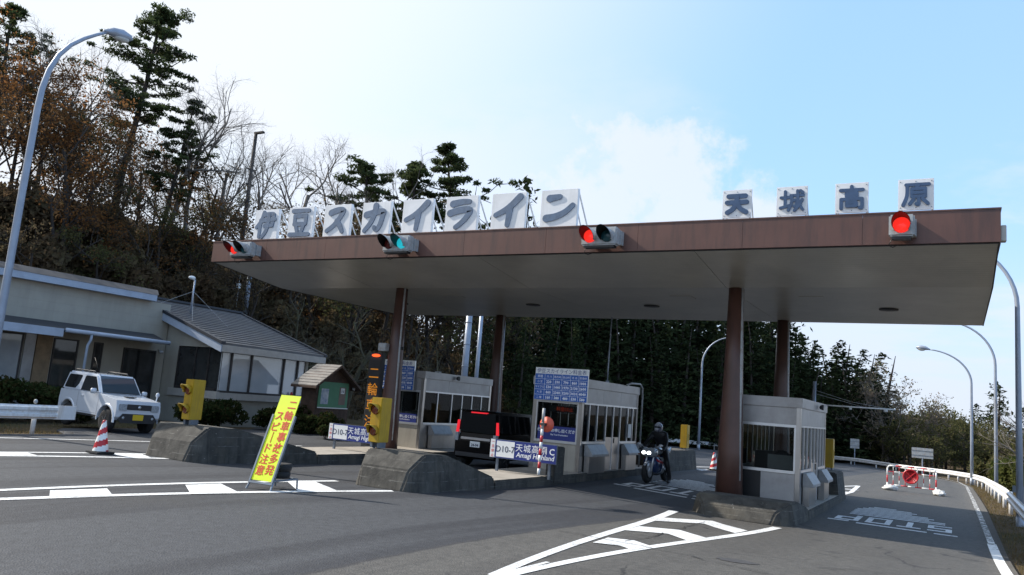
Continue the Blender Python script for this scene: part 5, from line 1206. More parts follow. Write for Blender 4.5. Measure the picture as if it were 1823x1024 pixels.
def build_street():
    guardrail('white guardrail along the right edge of the road curving left in the distance', [(1.42, 4), (1.42, 30), (1.40, 52), (1.0, 63), (-.3, 72), (-2.4, 78.5), (-6.6, 85.5), (-11, 90), (-14.6, 89.2), (-18, 84), (-24, 72.5)], 3.6)
    t = guardrail('short white guardrail end on the left in front of the dark hedge', [(-20.42, 12.55), (-20.42, 1.0)], 3.8, h=.70, zoff=0)
    o = [c for c in t.children if c.name.startswith('beam')][0]
    b = MB(); b.box((-.05, -.02, .34), (-.02, .55, .70)); b.build('end_plate', 'galv', t)
    b = smooth(MB()); b.ell((-.05, -.55, .78), (.05, .05, .06), 10, 8); b.build('reflector', 'siggrey', t)
    street_lamp('near street lamp at the left, its head in front of the pines', -20.85, 11.0, 11.15, (.1, 1.9), .10, path=[(0, 0, 0), (0, 0, 3), (0, 0, 6), (0, .02, 8.3), (0, .05, 8.9), (.01, .14, 9.45), (.02, .32, 9.95), (.03, .58, 10.35), (.05, .90, 10.68), (.06, 1.22, 10.94), (.07, 1.50, 11.14)])
    street_lamp('nearest of the three right-hand street lamps, rising past the canopy corner', 1.50, 25.6, 8.3, (-2.3, .2), .09, gz(1.7, 25.6) - .3)
    street_lamp('middle one of the three right-hand street lamps, bending behind the canopy end', 1.68, 44.5, 8.6, (-2.3, .2), .09, gz(1.7, 44.5) - .3)
    street_lamp('farthest right-hand street lamp with its whole curved arm and head against the sky', .95, 61.5, 9.0, (-2.9, .2), .105)
    street_lamp('distant street lamp against the dark trees between the middle booth and the brown column', -19.4, 69.0, 10.0, (2.5, .3), .12)
    def bands(t, h):
        b = smooth(MB())
        for k in range(1, 6): b.tube([(0, 0, h * k / 6.5), (0, 0, h * k / 6.5 + .05)], .215, 12)
        b.build('band', 'lamp_grey', t)
    pole('utility_pole', 'thick pale grey pole rising behind the left booth', -25.6, 40.2, gz(-25.6, 40) - .1, 8.6, .21, .18, 'lamp_grey', extra=bands, group='pale poles behind the left booth')
    pole('utility_pole', 'thinner pale grey pole beside the thick one behind the left booth', -24.75, 40.2, gz(-24.7, 40) - .1, 8.6, .125, .11, 'lamp_grey', group='pale poles behind the left booth')
    def arms(t, h):
        b = smooth(MB()); b.tube([(-.35, -.9, h - .7), (.1, .25, h - .62)], .04, 6); b.build('cross_arm', 'siggrey', t)
        b = MB(); b.box((-.2, -.75, h - 2.5), (.0, -.55, h - 2.2)); b.tube([(-.1, -.65, h - .7), (-.1, -.65, h - 4.2)], .012, 4); b.build('junction_box', 'signwhite', t)
    z = terrain(-39.0, 34.6); pole('utility_pole', 'pale pole with a small cross arm behind the building roof', -37.5, 33.7, terrain(-37.5, 33.7) - .2, 9.9 - terrain(-37.5, 33.7), .15, .13, 'lamp_grey', extra=arms)
    def top(t, h):
        b = MB(); b.box((-.1, -.1, h - .1), (.7, .1, h + .02)); b.box((-.05, -.3, h - 3.6), (.05, .35, h - 3.5)); b.box((-.05, -.3, h - 2.6), (.05, .25, h - 2.5)); b.build('cross_arm', 'brownpost', t)
    pole('utility_pole', 'dark wooden utility pole standing among the bare trees above the 伊 panel', -40.3, 35.2, terrain(-40.3, 35.2) - .2, 18.2 - terrain(-40.3, 35.2), .16, .11, 'brownpost', extra=top)

# ------------------------------------------------------------------ building on the left
def build_building():
    t = thing('office_building', 'low cream office building with a dark flat-topped wing, a porch and a projecting glazed bay', 'building', (-27.5, 17, 0))
    t.location = (0, 0, 0)
    xw = -27.5
    b = MB(); b.box((xw - 6, 2, -.3), (xw, 20.9, 4.52)); b.build('wing_wall', 'wall', t)
    b = MB(); b.box((xw - 6.2, 1.8, 4.525), (xw + .30, 20.0, 4.76)); b.build('wing_fascia', 'trim', t)
    b = MB(); b.hexa([(xw - 6.2, 1.7, 4.765), (xw + .32, 1.7, 4.765), (xw + .32, 20.05, 4.765), (xw - 6.2, 20.05, 4.765)], [(xw - 6.2, 1.7, 5.5), (xw - .55, 1.7, 5.06), (xw - .55, 20.6, 5.06), (xw - 6.2, 20.6, 5.5)])
    b.box((xw - 6.0, 20.06, 4.766), (xw - 2.4, 22.0, 5.05)); b.build('wing_roof', 'wingroof', t)
    # porch roof
    b = MB(); b.hexa([(xw, 6, 2.98), (-26.0, 6, 2.86), (-26.0, 16.0, 2.86), (xw, 16.0, 2.98)], [(xw, 6, 3.26), (-26.0, 6, 2.94), (-26.0, 16.0, 2.94), (xw, 16.0, 3.26)])
    b.hexa([(xw, 16.01, 2.98), (-26.0, 16.01, 2.86), (-26.0, 19.85, 2.86), (xw, 20.3, 2.98)], [(xw, 16.01, 3.26), (-26.0, 16.01, 2.94), (-26.0, 19.85, 2.94), (xw, 20.3, 3.26)])
    p = b.build('porch_roof', 'wingroof', t)
    b = MB(); b.box((-25.995, 6, 2.70), (-25.93, 15.75, 2.97)); b.build('porch_fascia', 'trim', p)
    b = smooth(MB()); b.tube([(-25.9, 15.8, 2.93), (-25.9, 19.85, 2.91)], .075, 8); b.build('gutter', 'trim', p)
    b = smooth(MB()); b.tube([(-25.9, 16.72, 2.88), (-25.9, 16.72, 2.7), (-25.98, 16.68, 2.5), (-25.98, 16.66, .0)], .045, 8); b.build('downpipe', 'trim', p)
    def win(y0, y1, z0, z1, m, n=1, name='window', x=xw, fr='winframe'):
        f = MB(); f.box((x + .001, y0, z0), (x + .05, y0 + .05, z1)); f.box((x + .001, y1 - .05, z0), (x + .05, y1, z1)); f.box((x + .001, y0 + .051, z1 - .05), (x + .05, y1 - .051, z1)); f.box((x + .001, y0 + .051, z0), (x + .05, y1 - .051, z0 + .05))
        for k in range(1, n): yy = y0 + (y1 - y0) * k / n; f.box((x + .001, yy - .03, z0 + .051), (x + .048, yy + .03, z1 - .051))
        fo = f.build(name, fr, t)
        g = MB(); g.box((x + .002, y0 + .051, z0 + .051), (x + .022, y1 - .051, z1 - .051)); g.build('pane', m, fo)
    win(7.0, 12.6, .5, 2.7, 'curtain_glass', 4); win(13.2, 15.35, .55, 2.72, 'curtain_glass', 2)
    b = MB(); b.box((xw + .001, 15.4, .0), (xw + .06, 15.75, 2.8)); b.build('wall_panel', 'panel', t)
    b = MB(); b.box((xw + .001, 15.8, .0), (xw + .05, 16.35, 2.8)); b.build('brown_panel', 'tanpanel', t)
    win(16.4, 17.3, .1, 2.7, 'dark_glass', 1, 'door'); win(17.9, 18.25, .1, 2.7, 'dark_glass', 1, 'side_light')
    win(19.1, 20.5, .05, 2.62, 'dark_glass', 1, 'entrance_door')
    b = smooth(MB()); b.tube([(xw, 20.62, 2.66), (xw + .25, 20.55, 2.62)], .03, 6); b.ell((xw + .33, 20.5, 2.58), (.10, .09, .07), 10, 8); b.build('wall_lamp', 'siggrey', t)
    # bay: gable wall faces the camera side, glazing faces the road
    y0, y1, xb = 20.95, 25.6, -24.25
    def gx(x): return 3.0 + (-24.0 - x) * .318
    b = MB(); b.prism([(-29.6, -.3), (xb, -.3), (xb, .96), (-26.75, .96), (-26.75, 2.90), (xb, 2.90), (xb, 3.02), (-29.6, 4.70)], y0, y0 + .15, 'xz')
    b.build('bay_wall', 'wall', t); b = MB()
    b.prism([(-29.6, -.3), (xb, -.3), (xb, 3.02), (-29.6, 4.70)], y1 - .15, y1, 'xz'); b.build('bay_wall', 'wall', t)
    b = MB(); b.box((xb - .15, y0 + .151, -.3), (xb, y1 - .151, .95)); b.box((xb - .15, y0 + .151, 2.88), (xb, y1 - .151, 3.02)); b.build('bay_apron', 'wall', t)
    b = MB(); b.box((-26.9, y0 - .14, .97), (xb + .12, y0 - .001, 1.25)); b.box((xb + .001, y0 + .001, .97), (xb + .12, y1 + .1, 1.22)); b.build('bay_sill', 'baytrim', t)
    b = MB(); b.box((-26.74, y0 + .05, .97), (xb - .03, y0 + .06, 2.89)); g = b.build('bay_side_glass', 'dark_glass', t)
    b = MB()
    for x in (-26.74, -25.75, -25.0): b.box((x, y0 + .0, 1.25), (x + .06, y0 + .049, 2.89))
    b.box((-26.68, y0 + .001, 1.25), (xb - .2, y0 + .048, 1.36)); b.build('bay_side_frame', 'winframe', t)
    b = MB(); b.box((xb - .06, y0 + .02, .97), (xb - .05, y1 - .16, 2.879)); b.build('bay_front_glass', 'sky_glass', t)
    b = MB()
    for yy in (21.45, 22.45, 24.2, 25.0): b.box((xb - .049, yy - .035, 1.23), (xb + .02, yy + .035, 2.879))
    b.box((xb - .049, y0 + .03, 1.225), (xb + .015, y1 - .16, 1.30)); b.build('bay_front_frame', 'winframe', t)
    # bay roof: metal laid in horizontal strips
    b = MB(); xe, xr_ = -23.95, -29.55; ya, yb = 20.62, 26.25; n = 19
    for k in range(n):
        xa = xe + (xr_ - xe) * k / n; xc = xe + (xr_ - xe) * (k + 1) / n; za = gx(xa); zc = gx(xc)
        b.hexa([(xc, ya, zc - .02), (xa, ya, za - .02), (xa, yb, za - .02), (xc, yb, zc - .02)], [(xc, ya, zc + .075), (xa, ya, za + .115), (xa, yb, za + .115), (xc, yb, zc + .075)])
    b.hexa([(xr_ - 3, ya, gx(xr_) - 1), (xr_, ya, gx(xr_) - .05), (xr_, yb, gx(xr_) - .05), (xr_ - 3, yb, gx(xr_) - 1)], [(xr_ - 3, ya, gx(xr_) - .9), (xr_, ya, gx(xr_) + .1), (xr_, yb, gx(xr_) + .1), (xr_ - 3, yb, gx(xr_) - .9)])
    rf = b.build('bay_roof', 'bayroof', t)
    b = MB(); b.hexa([(xr_, ya - .05, gx(xr_) - .26), (xe + .03, ya - .05, gx(xe) - .26), (xe + .03, ya - .003, gx(xe) - .26), (xr_, ya - .003, gx(xr_) - .26)], [(xr_, ya - .05, gx(xr_) + .03), (xe + .03, ya - .05, gx(xe) + .03), (xe + .03, ya - .003, gx(xe) + .03), (xr_, ya - .003, gx(xr_) + .03)])
    b.build('verge_board', 'trim', rf)
    b = MB(); b.hexa([(xr_, ya - .08, gx(xr_) + .035), (xe + .05, ya - .08, gx(xe) + .035), (xe + .05, ya + .12, gx(xe) + .035), (xr_, ya + .12, gx(xr_) + .035)], [(xr_, ya - .08, gx(xr_) + .15), (xe + .05, ya - .08, gx(xe) + .15), (xe + .05, ya + .12, gx(xe) + .15), (xr_, ya + .12, gx(xr_) + .15)])
    b.hexa([(xr_, yb - .05, gx(xr_) + .035), (xe + .05, yb - .05, gx(xe) + .035), (xe + .05, yb + .08, gx(xe) + .035), (xr_, yb + .08, gx(xr_) + .035)], [(xr_, yb - .05, gx(xr_) + .15), (xe + .05, yb - .05, gx(xe) + .15), (xe + .05, yb + .08, gx(xe) + .15), (xr_, yb + .08, gx(xr_) + .15)])
    b.box((xr_ - .12, ya - .08, gx(xr_) + .10), (xr_ + .12, yb + .08, gx(xr_) + .19)); b.build('ridge_cap', 'wingroof', rf)
    b = MB(); b.box((xe + .002, ya, gx(xe) - .24), (xe + .06, yb, gx(xe) + .02)); b.build('eave_board', 'baytrim', rf)
    # mast with camera head on the roof
    x, y = -27.8, 22.1; z = gx(x) + .1
    m_ = thing('roof_mast', 'slim mast with guy wires and a pale camera head on the bay roof', 'mast', (x, y, z))
    b = smooth(MB()); b.tube([(0, 0, 0), (0, 0, 1.45)], .035, 8); b.build('mast', 'lamp_grey', m_)
    b = smooth(MB()); b.tube([(0, 0, 1.40), (0, -.12, 1.46)], .03, 6); b.ell((0, -.16, 1.5), (.09, .17, .08), 12, 8); b.build('camera_head', 'signwhite', m_)
    b = MB()
    for dx, dy in ((1.3, -.9), (1.3, .9), (-.9, -.9), (-.9, .9)): b.tube([(0, 0, .95), (dx, dy, gx(x + dx) - z + .10)], .008, 4)
    b.build('guy_wire', 'siggrey', m_)
    o = smooth(MB()); o.ell((0, 0, 0), (.06, .06, .09), 10, 8); q = o.build('red_ornament', 'red'); q.location = (-24.40, 21.1, 1.36); tag(q, 'small red round object behind the first bay window', 'ornament')
    o = smooth(MB()); o.ell((0, 0, 0), (.06, .06, .09), 10, 8); q = o.build('red_ornament', 'red'); q.location = (-24.20, 24.75, 1.34); tag(q, 'small red round object on the sill at the far end of the bay', 'ornament')
    # notice board shelter
    xk, ya, yb, zb = -21.6, 23.4, 25.35, gz(-21.6, 24)
    k = thing('notice_board_shelter', 'small brown wooden shelter with a gabled roof and a green notice board', 'notice board', (xk, (ya + yb) / 2, zb)); hy = (yb - ya) / 2
    b = MB(); b.box((-.75, -hy, 0), (0, hy, 2.02)); b.prism([(-hy, 2.021), (hy, 2.021), (0, 2.66)], -.75, 0, 'yz'); b.build('wall', 'brownwood', k)
    b = MB()
    for s in (-1, 1):
        pts = [(0, 2.64), (s * (hy + .38), 2.64 - (hy + .38) * .66), (s * (hy + .38), 2.56 - (hy + .38) * .66), (0, 2.56)]
        b.prism(pts if s > 0 else pts[::-1], -1.0, .32, 'yz')
    r_ = b.build('roof', 'brownwood', k)
    b = MB()
    for s in (-1, 1):
        for q in range(8):
            yy = s * (hy + .38) * (q + .5) / 8; z = 2.645 - abs(yy) * .66; dy = (hy + .38) / 16 * .8
            b.hexa([(-1.0, yy - dy, z + s * dy * .66), (.30, yy - dy, z + s * dy * .66), (.30, yy + dy, z - s * dy * .66), (-1.0, yy + dy, z - s * dy * .66)], [(-1.0, yy - dy, z + s * dy * .66 + .02), (.30, yy - dy, z + s * dy * .66 + .02), (.30, yy + dy, z - s * dy * .66 + .02), (-1.0, yy + dy, z - s * dy * .66 + .02)])
    b.build('roof_sheet', 'kioskroof', r_)
    b = MB(); b.box((.001, -hy + .12, .96), (.03, hy - .12, 1.95)); g = b.build('notice_panel', 'greenboard', k)
    b = MB(); b.box((.031, -hy + .10, .92), (.06, hy - .10, .958)); b.build('chalk_rail', 'signwhite', g)
    b = MB(); b.box((.031, -.72, 1.08), (.036, -.30, 1.68)); b.build('poster', 'poster', g)
    b = MB(); b.box((.031, .32, 1.08), (.036, .70, 1.78)); b.build('brown_poster', 'brownsign', g)
    b = MB(); b.box((.037, .40, 1.52), (.041, .62, 1.74)); pn = b.build('toilet_pictogram', 'signwhite', g)
    b = MB(); rot = Matrix(((0, 0, 1), (1, 0, 0), (0, 1, 0)))
    for yy in (.46, .56): b.box((.0415, yy - .022, 1.56), (.043, yy + .022, 1.66)); b.box((.0415, yy - .014, 1.67), (.043, yy + .014, 1.70))
    b.build('figures', 'ink', pn)
    b = MB(); b.box((.03, hy + .1, 1.7), (.1, hy + .2, 1.8)); b.build('lamp', 'siggrey', k)
def rebase(t, loc):
    t.location = loc
    for c in t.children: c.matrix_parent_inverse = Matrix.Translation(-Vector(loc))
# ------------------------------------------------------------------ vegetation
class Tree:
    """collects branch tubes and leaf cards in plain lists"""
    def __init__(s, seed): s.r = random.Random(seed); s.wood = MB(); s.wood.smooth = True; s.leaf = MB(); s.tips = []
    def limb(s, p, d, L, r0, r1, n, sides, wander=.18, lift=0.0):
        pts = [p.copy()]; d = d.normalized(); rs = [r0]
        for i in range(n):
            d = (d + Vector((s.r.gauss(0, wander), s.r.gauss(0, wander), s.r.gauss(0, wander) + lift))).normalized()
            pts.append(pts[-1] + d * (L / n)); rs.append(r0 + (r1 - r0) * (i + 1) / n)
        s.wood.tube(pts, rs, sides, cap=False); return pts, d
    def card(s, p, size, flat=0.0, long=1.6):
        r = s.r; a = Vector((r.gauss(0, 1), r.gauss(0, 1), r.gauss(0, 1) * (1 - flat)))
        if a.length < 1e-3: a = Vector((1, 0, 0))
        a.normalize(); b = a.cross(Vector((r.gauss(0, 1) * (1 - flat), r.gauss(0, 1) * (1 - flat), r.gauss(0, 1) + .3 * flat)))
        if b.length < 1e-3: b = Vector((0, 0, 1))
        b.normalize(); a *= size * long * .5; b *= size * .5
        v = [p - a, p + b * .9 - a * .1, p + a, p - b * .9 + a * .1]
        s.leaf.add([tuple(q) for q in v], [(0, 1, 2, 3)])
    def spray(s, p, d, L, size, n, droop=.3):                # narrow cards strung along a drooping spray
        for i in range(n):
            t = (i + .5) / n; q = p + d * (L * t) + Vector((s.r.gauss(0, .09), s.r.gauss(0, .09), -droop * t * t * L + s.r.gauss(0, .08)))
            s.card(q, size * (1.1 - .4 * t), flat=.35, long=2.0)
def bare_tree(seed, H, r0, depth=5, spread=.55, leaf=0.0, leafsize=.16, fork=.28, lean=0.0, leafdepth=2):
    T = Tree(seed); r = T.r
    def grow(p, d, L, rad, lev):
        n = 4 if lev < 2 else (3 if lev < depth - 1 else 2)
        pts, dd = T.limb(p, d, L, rad, rad * .62, n, (8, 6, 5, 4, 3, 3, 3)[lev], wander=.09 + .05 * lev, lift=.05)
        if leaf and lev >= depth - leafdepth + 1:
            for q in pts[1:]:
                for _ in range(2):
                    if r.random() < leaf: T.card(q + Vector((r.gauss(0, .18), r.gauss(0, .18), r.gauss(0, .15))), leafsize * r.uniform(.6, 1.3))
        if lev >= depth: return
        k = (4, 5, 4, 4, 3, 3)[lev] if lev else 5
        for i in range(k):
            if lev == 0: t = fork + (1 - fork) * (i + r.random()) / k
            else: t = .25 + .75 * (i + r.random()) / k
            j = min(len(pts) - 2, int(t * (len(pts) - 1))); f = t * (len(pts) - 1) - j; q = pts[j].lerp(pts[j + 1], min(1, f))
            ax = (pts[j + 1] - pts[j]).normalized(); side = ax.orthogonal().normalized(); side.rotate(Matrix.Rotation(r.uniform(0, 6.283) + i * 2.4, 3, ax))
            nd = (ax * (1 - spread * r.uniform(.7, 1.2)) + side * spread * r.uniform(.8, 1.3) + Vector((0, 0, .12))).normalized()
            grow(q, nd, L * r.uniform(.46, .68) * (1.0 - .25 * (t - .5)), rad * (.62 - .1 * t) * (.6 if lev == 0 and False else .75), lev + 1)
    grow(Vector((0, 0, -.3)), Vector((lean, r.gauss(0, .04), 1)), H * .62, r0, 0)
    return T
def cedar(seed, H, Rb, dens=1.0):
    T = Tree(seed); r = T.r
    T.limb(Vector((0, 0, -.3)), Vector((0, 0, 1)), H * .98 + .3, .020 * H, .02, 6, 7, wander=.015)
    z = H * .06
    while z < H * .99:
        f = z / H; base = Rb * (1 - f) ** .72 * (.55 + .45 * min(1, f / .16)) + .12
        for k in range(max(4, int(7 * dens * (1 - .4 * f)))):
            a = r.uniform(0, 6.283); L = base * r.uniform(.55, 1.18); d = Vector((math.cos(a), math.sin(a), r.uniform(-.1, .42)))
            d.normalize(); p = Vector((0, 0, z + r.uniform(-.2, .2)))
            if L > .9 and r.random() < .5: T.wood.tube([p, p + d * L * .8 + Vector((0, 0, -.2 * L * .5))], [.02, .006], 3, cap=False)
            m = max(3, int(L * 8.5))
            for i in range(m):
                t = (.22 + .78 * (i + r.random()) / m); q = p + d * (L * t) + Vector((r.gauss(0, .16), r.gauss(0, .16), -.26 * t * t * L + r.gauss(0, .12)))
                T.card(q, .20 * r.uniform(.7, 1.3), flat=.2, long=2.1)
        z += .36 * (.7 + .3 * H / 12)
    for _ in range(14): T.card(Vector((r.gauss(0, .1), r.gauss(0, .1), H * r.uniform(.93, 1.01))), .22, long=2.2)
    return T
def pine(seed, H, r0, start=.45, reach=3.2, pads=26, lean=.0, padsize=1.0):
    T = Tree(seed); r = T.r
    tr, _ = T.limb(Vector((0, 0, -.3)), Vector((lean, 0, 1)), H, r0, r0 * .25, 9, 9, wander=.022, lift=.03)
    def at(f): x = f * (len(tr) - 1); j = min(len(tr) - 2, int(x)); return tr[j].lerp(tr[j + 1], x - j)
    def pad(c, R_):
        for _ in range(int(120 * R_ * R_) + 40):
            a = r.uniform(0, 6.283); q = R_ * math.sqrt(r.random()); p = c + Vector((q * math.cos(a), q * math.sin(a), r.gauss(.06, .16) * R_))
            T.card(p, .085 * r.uniform(.8, 1.5), flat=.05, long=3.2)
    for i in range(pads):
        f = start + (1 - start) * (i + r.random()) / pads; p = at(min(.995, f)); a = i * 2.4 + r.uniform(-.6, .6)
        prof = math.sin(math.pi * min(1, .22 + .78 * (f - start) / (1 - start)) ** 1.1) * .75 + .30
        L = reach * prof * r.uniform(.5, 1.15) * (1.0 if f < .93 else .5)
        d = Vector((math.cos(a), math.sin(a), r.uniform(-.05, .30)))
        pts, dd = T.limb(p, d, L, r0 * .30 * (1.1 - f * .6), .018, 5, 5, wander=.13, lift=.03)
        for j in range(2, len(pts)):
            if r.random() < .85: pad(pts[j] + Vector((r.gauss(0, .2), r.gauss(0, .2), .08)), padsize * r.uniform(.34, .70))
        for _ in range(2):
            q = pts[r.randrange(2, len(pts))]; e = Vector((r.gauss(0, 1), r.gauss(0, 1), .3)).normalized(); pp, _d = T.limb(q, e, L * .35, .03, .01, 2, 4); pad(pp[-1], padsize * r.uniform(.3, .55))
    pad(tr[-1], padsize * .55)
    return T
def shrub(seed, rx, ry, h, n, size, lumps=14, stems=8):
    T = Tree(seed); r = T.r; C = []
    for _ in range(lumps):
        a = r.uniform(0, 6.283); q = math.sqrt(r.random()) * .8; C.append((Vector((rx * q * math.cos(a), ry * q * math.sin(a), h * r.uniform(.25, .8) * (1 - .3 * q))), r.uniform(.22, .42)))
    for k in range(n):
        c, s = C[k % len(C)]; d = Vector((r.gauss(0, 1), r.gauss(0, 1), r.gauss(0, 1))).normalized() * (s * r.uniform(.55, 1.05))
        p = c + Vector((d.x * min(rx, 1.6), d.y * min(ry, 1.6), d.z * h * .75)); p.z = max(.03, p.z); T.card(p, size * r.uniform(.7, 1.4), long=1.7)
    for _ in range(stems):
        c, s = r.choice(C); T.wood.tube([(c.x * .6, c.y * .6, -.15), (c.x * .9, c.y * .9, c.z * .6), tuple(c)], [.03, .02, .008], 4, cap=False)
    return T
def tree_thing(name, T, label, cat, leafm, barkm, loc, rz=0, group=None, scale=1.0, trunk='trunk', crown='crown'):
    t = thing(name, label, cat, loc, rz, group); t.scale = (scale,) * 3
    if T.wood.v: T.wood.build(trunk, barkm, t)
    if T.leaf.v: T.leaf.build(crown, leafm, t)
    return t
def dup(o, label, loc, rz, scale=1.0):
    c = copy_tree(o); c.location = loc; c.rotation_euler = (0, 0, rz); c.scale = (scale,) * 3 if isinstance(scale, (int, float)) else scale; c['label'] = label
    return c
ORD = ['first', 'second', 'third', 'fourth', 'fifth', 'sixth', 'seventh', 'eighth', 'ninth', 'tenth', 'eleventh', 'twelfth', 'thirteenth', 'fourteenth', 'fifteenth', 'sixteenth', 'seventeenth', 'eighteenth', 'nineteenth', 'twentieth', 'twenty-first', 'twenty-second', 'twenty-third', 'twenty-fourth', 'twenty-fifth']
def G(x, y, d=.15): return (x, y, terrain(x, y) - d)
def SC(x, y, top, H): return (top - terrain(x, y)) / H       # scale so that a tree of height H reaches the level top
def build_plants():
    rnd = random.Random(11)
    # -- pines that stand out against the sky
    def P_(lb, T, H, x, y, top, rz):
        tree_thing('pine_tree', T, lb, 'pine', 'pine', 'darkbark', G(x, y), rz, 'pines on the skyline', SC(x, y, top, H))
    P_('tallest pine at the upper left, its bare trunk carrying a broad dark layered crown', pine(3, 15.5, .28, .46, 3.3, 38, .02, .82), 15.8, -45, 29.2, 25.6, 1.0)
    P_('smaller pine with thin tufts just right of the tallest pine', pine(8, 11.5, .18, .40, 2.2, 20, .05, .62), 11.7, -42.5, 30.6, 19.6, .4)
    P_('slim pine above the first イ panel with layered tufts at its tip', pine(21, 11.5, .18, .40, 2.2, 28, .04, .62), 11.7, -39, 50.4, 21.6, .9)
    P_('crooked pine above the ラ panel with tufts reaching to the right', pine(33, 13.5, .2, .46, 2.9, 30, .10, .64), 13.6, -37, 55.0, 23.4, -.6)
    P_('dense dark pine left of the slim pine', pine(45, 11.0, .2, .25, 2.8, 34, .0, .75), 11.2, -39.5, 47.0, 19.9, 2.1)
    P_('dark pine at the top left corner of the picture', pine(58, 13.0, .24, .5, 2.8, 20, .0, .7), 13.2, -47, 23.0, 22.8, .5)
    # -- bare trees
    bare = [bare_tree(101, 13.0, .19, 5, .55), bare_tree(102, 12.0, .15, 5, .5), bare_tree(103, 13.5, .17, 5, .48)]; HB = (13.2, 12.2, 13.8)
    spots = [('bare tree with a wide fan of fine twigs above the カ panel', 0, -42.0, 41.8, .3, 22.6), ('bare tree just right of the dark utility pole', 1, -41.5, 37.6, 1.2, 20.2),
             ('tallest bare tree right of the tallest pine, twigs spreading into the sky', 2, -43.0, 33.0, 2.2, 22.8), ('bare tree just left of the dark utility pole', 1, -42.0, 35.0, 3.4, 20.4),
             ('bare tree left of the slim pine with twigs above the first イ panel', 2, -42.0, 45.6, 4.1, 22.8), ('bare tree at the upper left edge of the picture', 0, -46.0, 22.0, 5.0, 21.4),
             ('bare tree behind the curve of the near left street lamp', 1, -46.0, 24.8, .9, 22.4), ('bare tree between the near lamp head and the tallest pine', 2, -46.0, 26.8, 2.9, 22.2), ('bare tree just right of the smaller pine', 0, -43.2, 31.4, 4.6, 20.6), ('low bare tree behind the slim pine', 1, -41.0, 48.9, 5.6, 21.8)]
    first = {}
    for lb, k, x, y, rz, top in spots:
        sc = SC(x, y, top, HB[k])
        if k not in first: first[k] = tree_thing('bare_tree', bare[k], lb, 'tree', 'brown_leaf', 'twig', G(x, y), rz, 'bare trees on the hill', sc)
        else: dup(first[k], lb, G(x, y), rz, sc)
    # -- autumn trees, leaves thinning
    au = [(bare_tree(201, 10.5, .13, 4, .60, .95, .115, .16, 0, 3), 'orange_leaf', 'orange'), (bare_tree(202, 9.5, .12, 4, .62, .95, .12, .14, 0, 3), 'brown_leaf', 'brown'), (bare_tree(203, 9.0, .12, 4, .62, .95, .12, .12, 0, 3), 'olive_leaf', 'olive green')]
    HA = (11.0, 10.0, 9.6); first = {}
    R0 = [(-36.2, 20.0, 1, 9.5), (-38.5, 22.2, 0, 14), (-39.8, 23.2, 0, 18), (-36.8, 23.6, 2, 10), (-40.8, 26.0, 1, 16.5), (-37.6, 26.4, 0, 11.5), (-40.0, 29.0, 2, 14), (-37.0, 29.6, 1, 10.5), (-39.2, 31.4, 0, 14.5), (-36.5, 32.6, 1, 10.5),
          (-38.2, 34.2, 1, 15), (-37.6, 37.2, 0, 14.5), (-38.2, 40.2, 1, 16.8), (-36.4, 42.2, 2, 14.5), (-37.4, 43.4, 1, 17), (-36.8, 46.0, 1, 17.6), (-34.6, 49.2, 2, 15.5), (-34.4, 53.2, 1, 17), (-35.4, 57.0, 2, 19.5), (-33.6, 46.5, 1, 12), (-43.0, 22.2, 0, 19.0), (-43.4, 28.0, 1, 17), (-42.0, 20.4, 0, 18.0), (-34.2, 59.5, 1, 19), (-44.6, 21.6, 1, 20.5), (-45.2, 24.0, 0, 20.0), (-44.8, 26.0, 2, 19.5), (-46.2, 28.2, 1, 19.2), (-44.2, 30.2, 0, 17.6), (-44.4, 32.4, 1, 17.2), (-43.4, 35.4, 2, 16.6), (-36.2, 51.0, 1, 17.2), (-35.0, 46.8, 0, 15.0), (-37.8, 54.4, 2, 19.0), (-46.6, 22.4, 0, 22.6), (-46.2, 24.8, 1, 22.4), (-45.6, 26.4, 0, 20.8), (-47.2, 27.6, 2, 20.5), (-43.6, 34.2, 1, 18.4)]
    R0 += [(-47.5, 26.5, 1, 17), (-48.5, 30.5, 2, 16.5), (-47, 33.5, 1, 16.5), (-46, 37, 0, 16), (-45.5, 40.5, 1, 16.5), (-45, 44.5, 2, 17), (-43.5, 48.5, 1, 18)]
    R0 += [(-39.5, 16.5, 1, 15.5), (-37.0, 12.5, 0, 14.5), (-40.0, 9.5, 1, 17), (-37.0, 6.0, 2, 14), (-40.5, 4.0, 1, 17)]     # the wood goes on unseen to the left, added to shade building and car
    order = sorted(range(len(R0)), key=lambda i: R0[i][0] / R0[i][1]); cnt = {}
    for i in order:
        x, y, k, top = R0[i]; c = au[k][2]; sc = SC(x, y, top, HA[k]); out = x / y < -1.9
        row = 'crest' if x < -43.2 else ('upper slope' if x < -38.9 else 'lower slope')
        key = (c, 'out' if out else row); cnt[key] = cnt.get(key, 0) + 1
        lb = '%s %s autumn tree from the left on the %s of the hill' % (ORD[cnt[key] - 1], c, row)
        if out: lb = 'autumn tree on the hill beyond the left edge of the picture'
        rz = rnd.uniform(0, 6.28)
        if k not in first: first[k] = tree_thing('autumn_tree', au[k][0], lb, 'tree', au[k][1], 'darkbark', G(x, y), rz, 'autumn trees on the left hill', sc)
        else: dup(first[k], lb, G(x, y), rz, sc)
    # mossy trunks on the slope under the canopy
    tr = bare_tree(301, 8.0, .20, 4, .62, 0, .1, .25, .1)
    t0 = tree_thing('bare_tree', tr, 'mossy forked tree on the slope left of the left brown column, under the canopy', 'tree', 'brown_leaf', 'mossbark', G(-31.5, 36.5), .4, 'mossy trees on the slope')
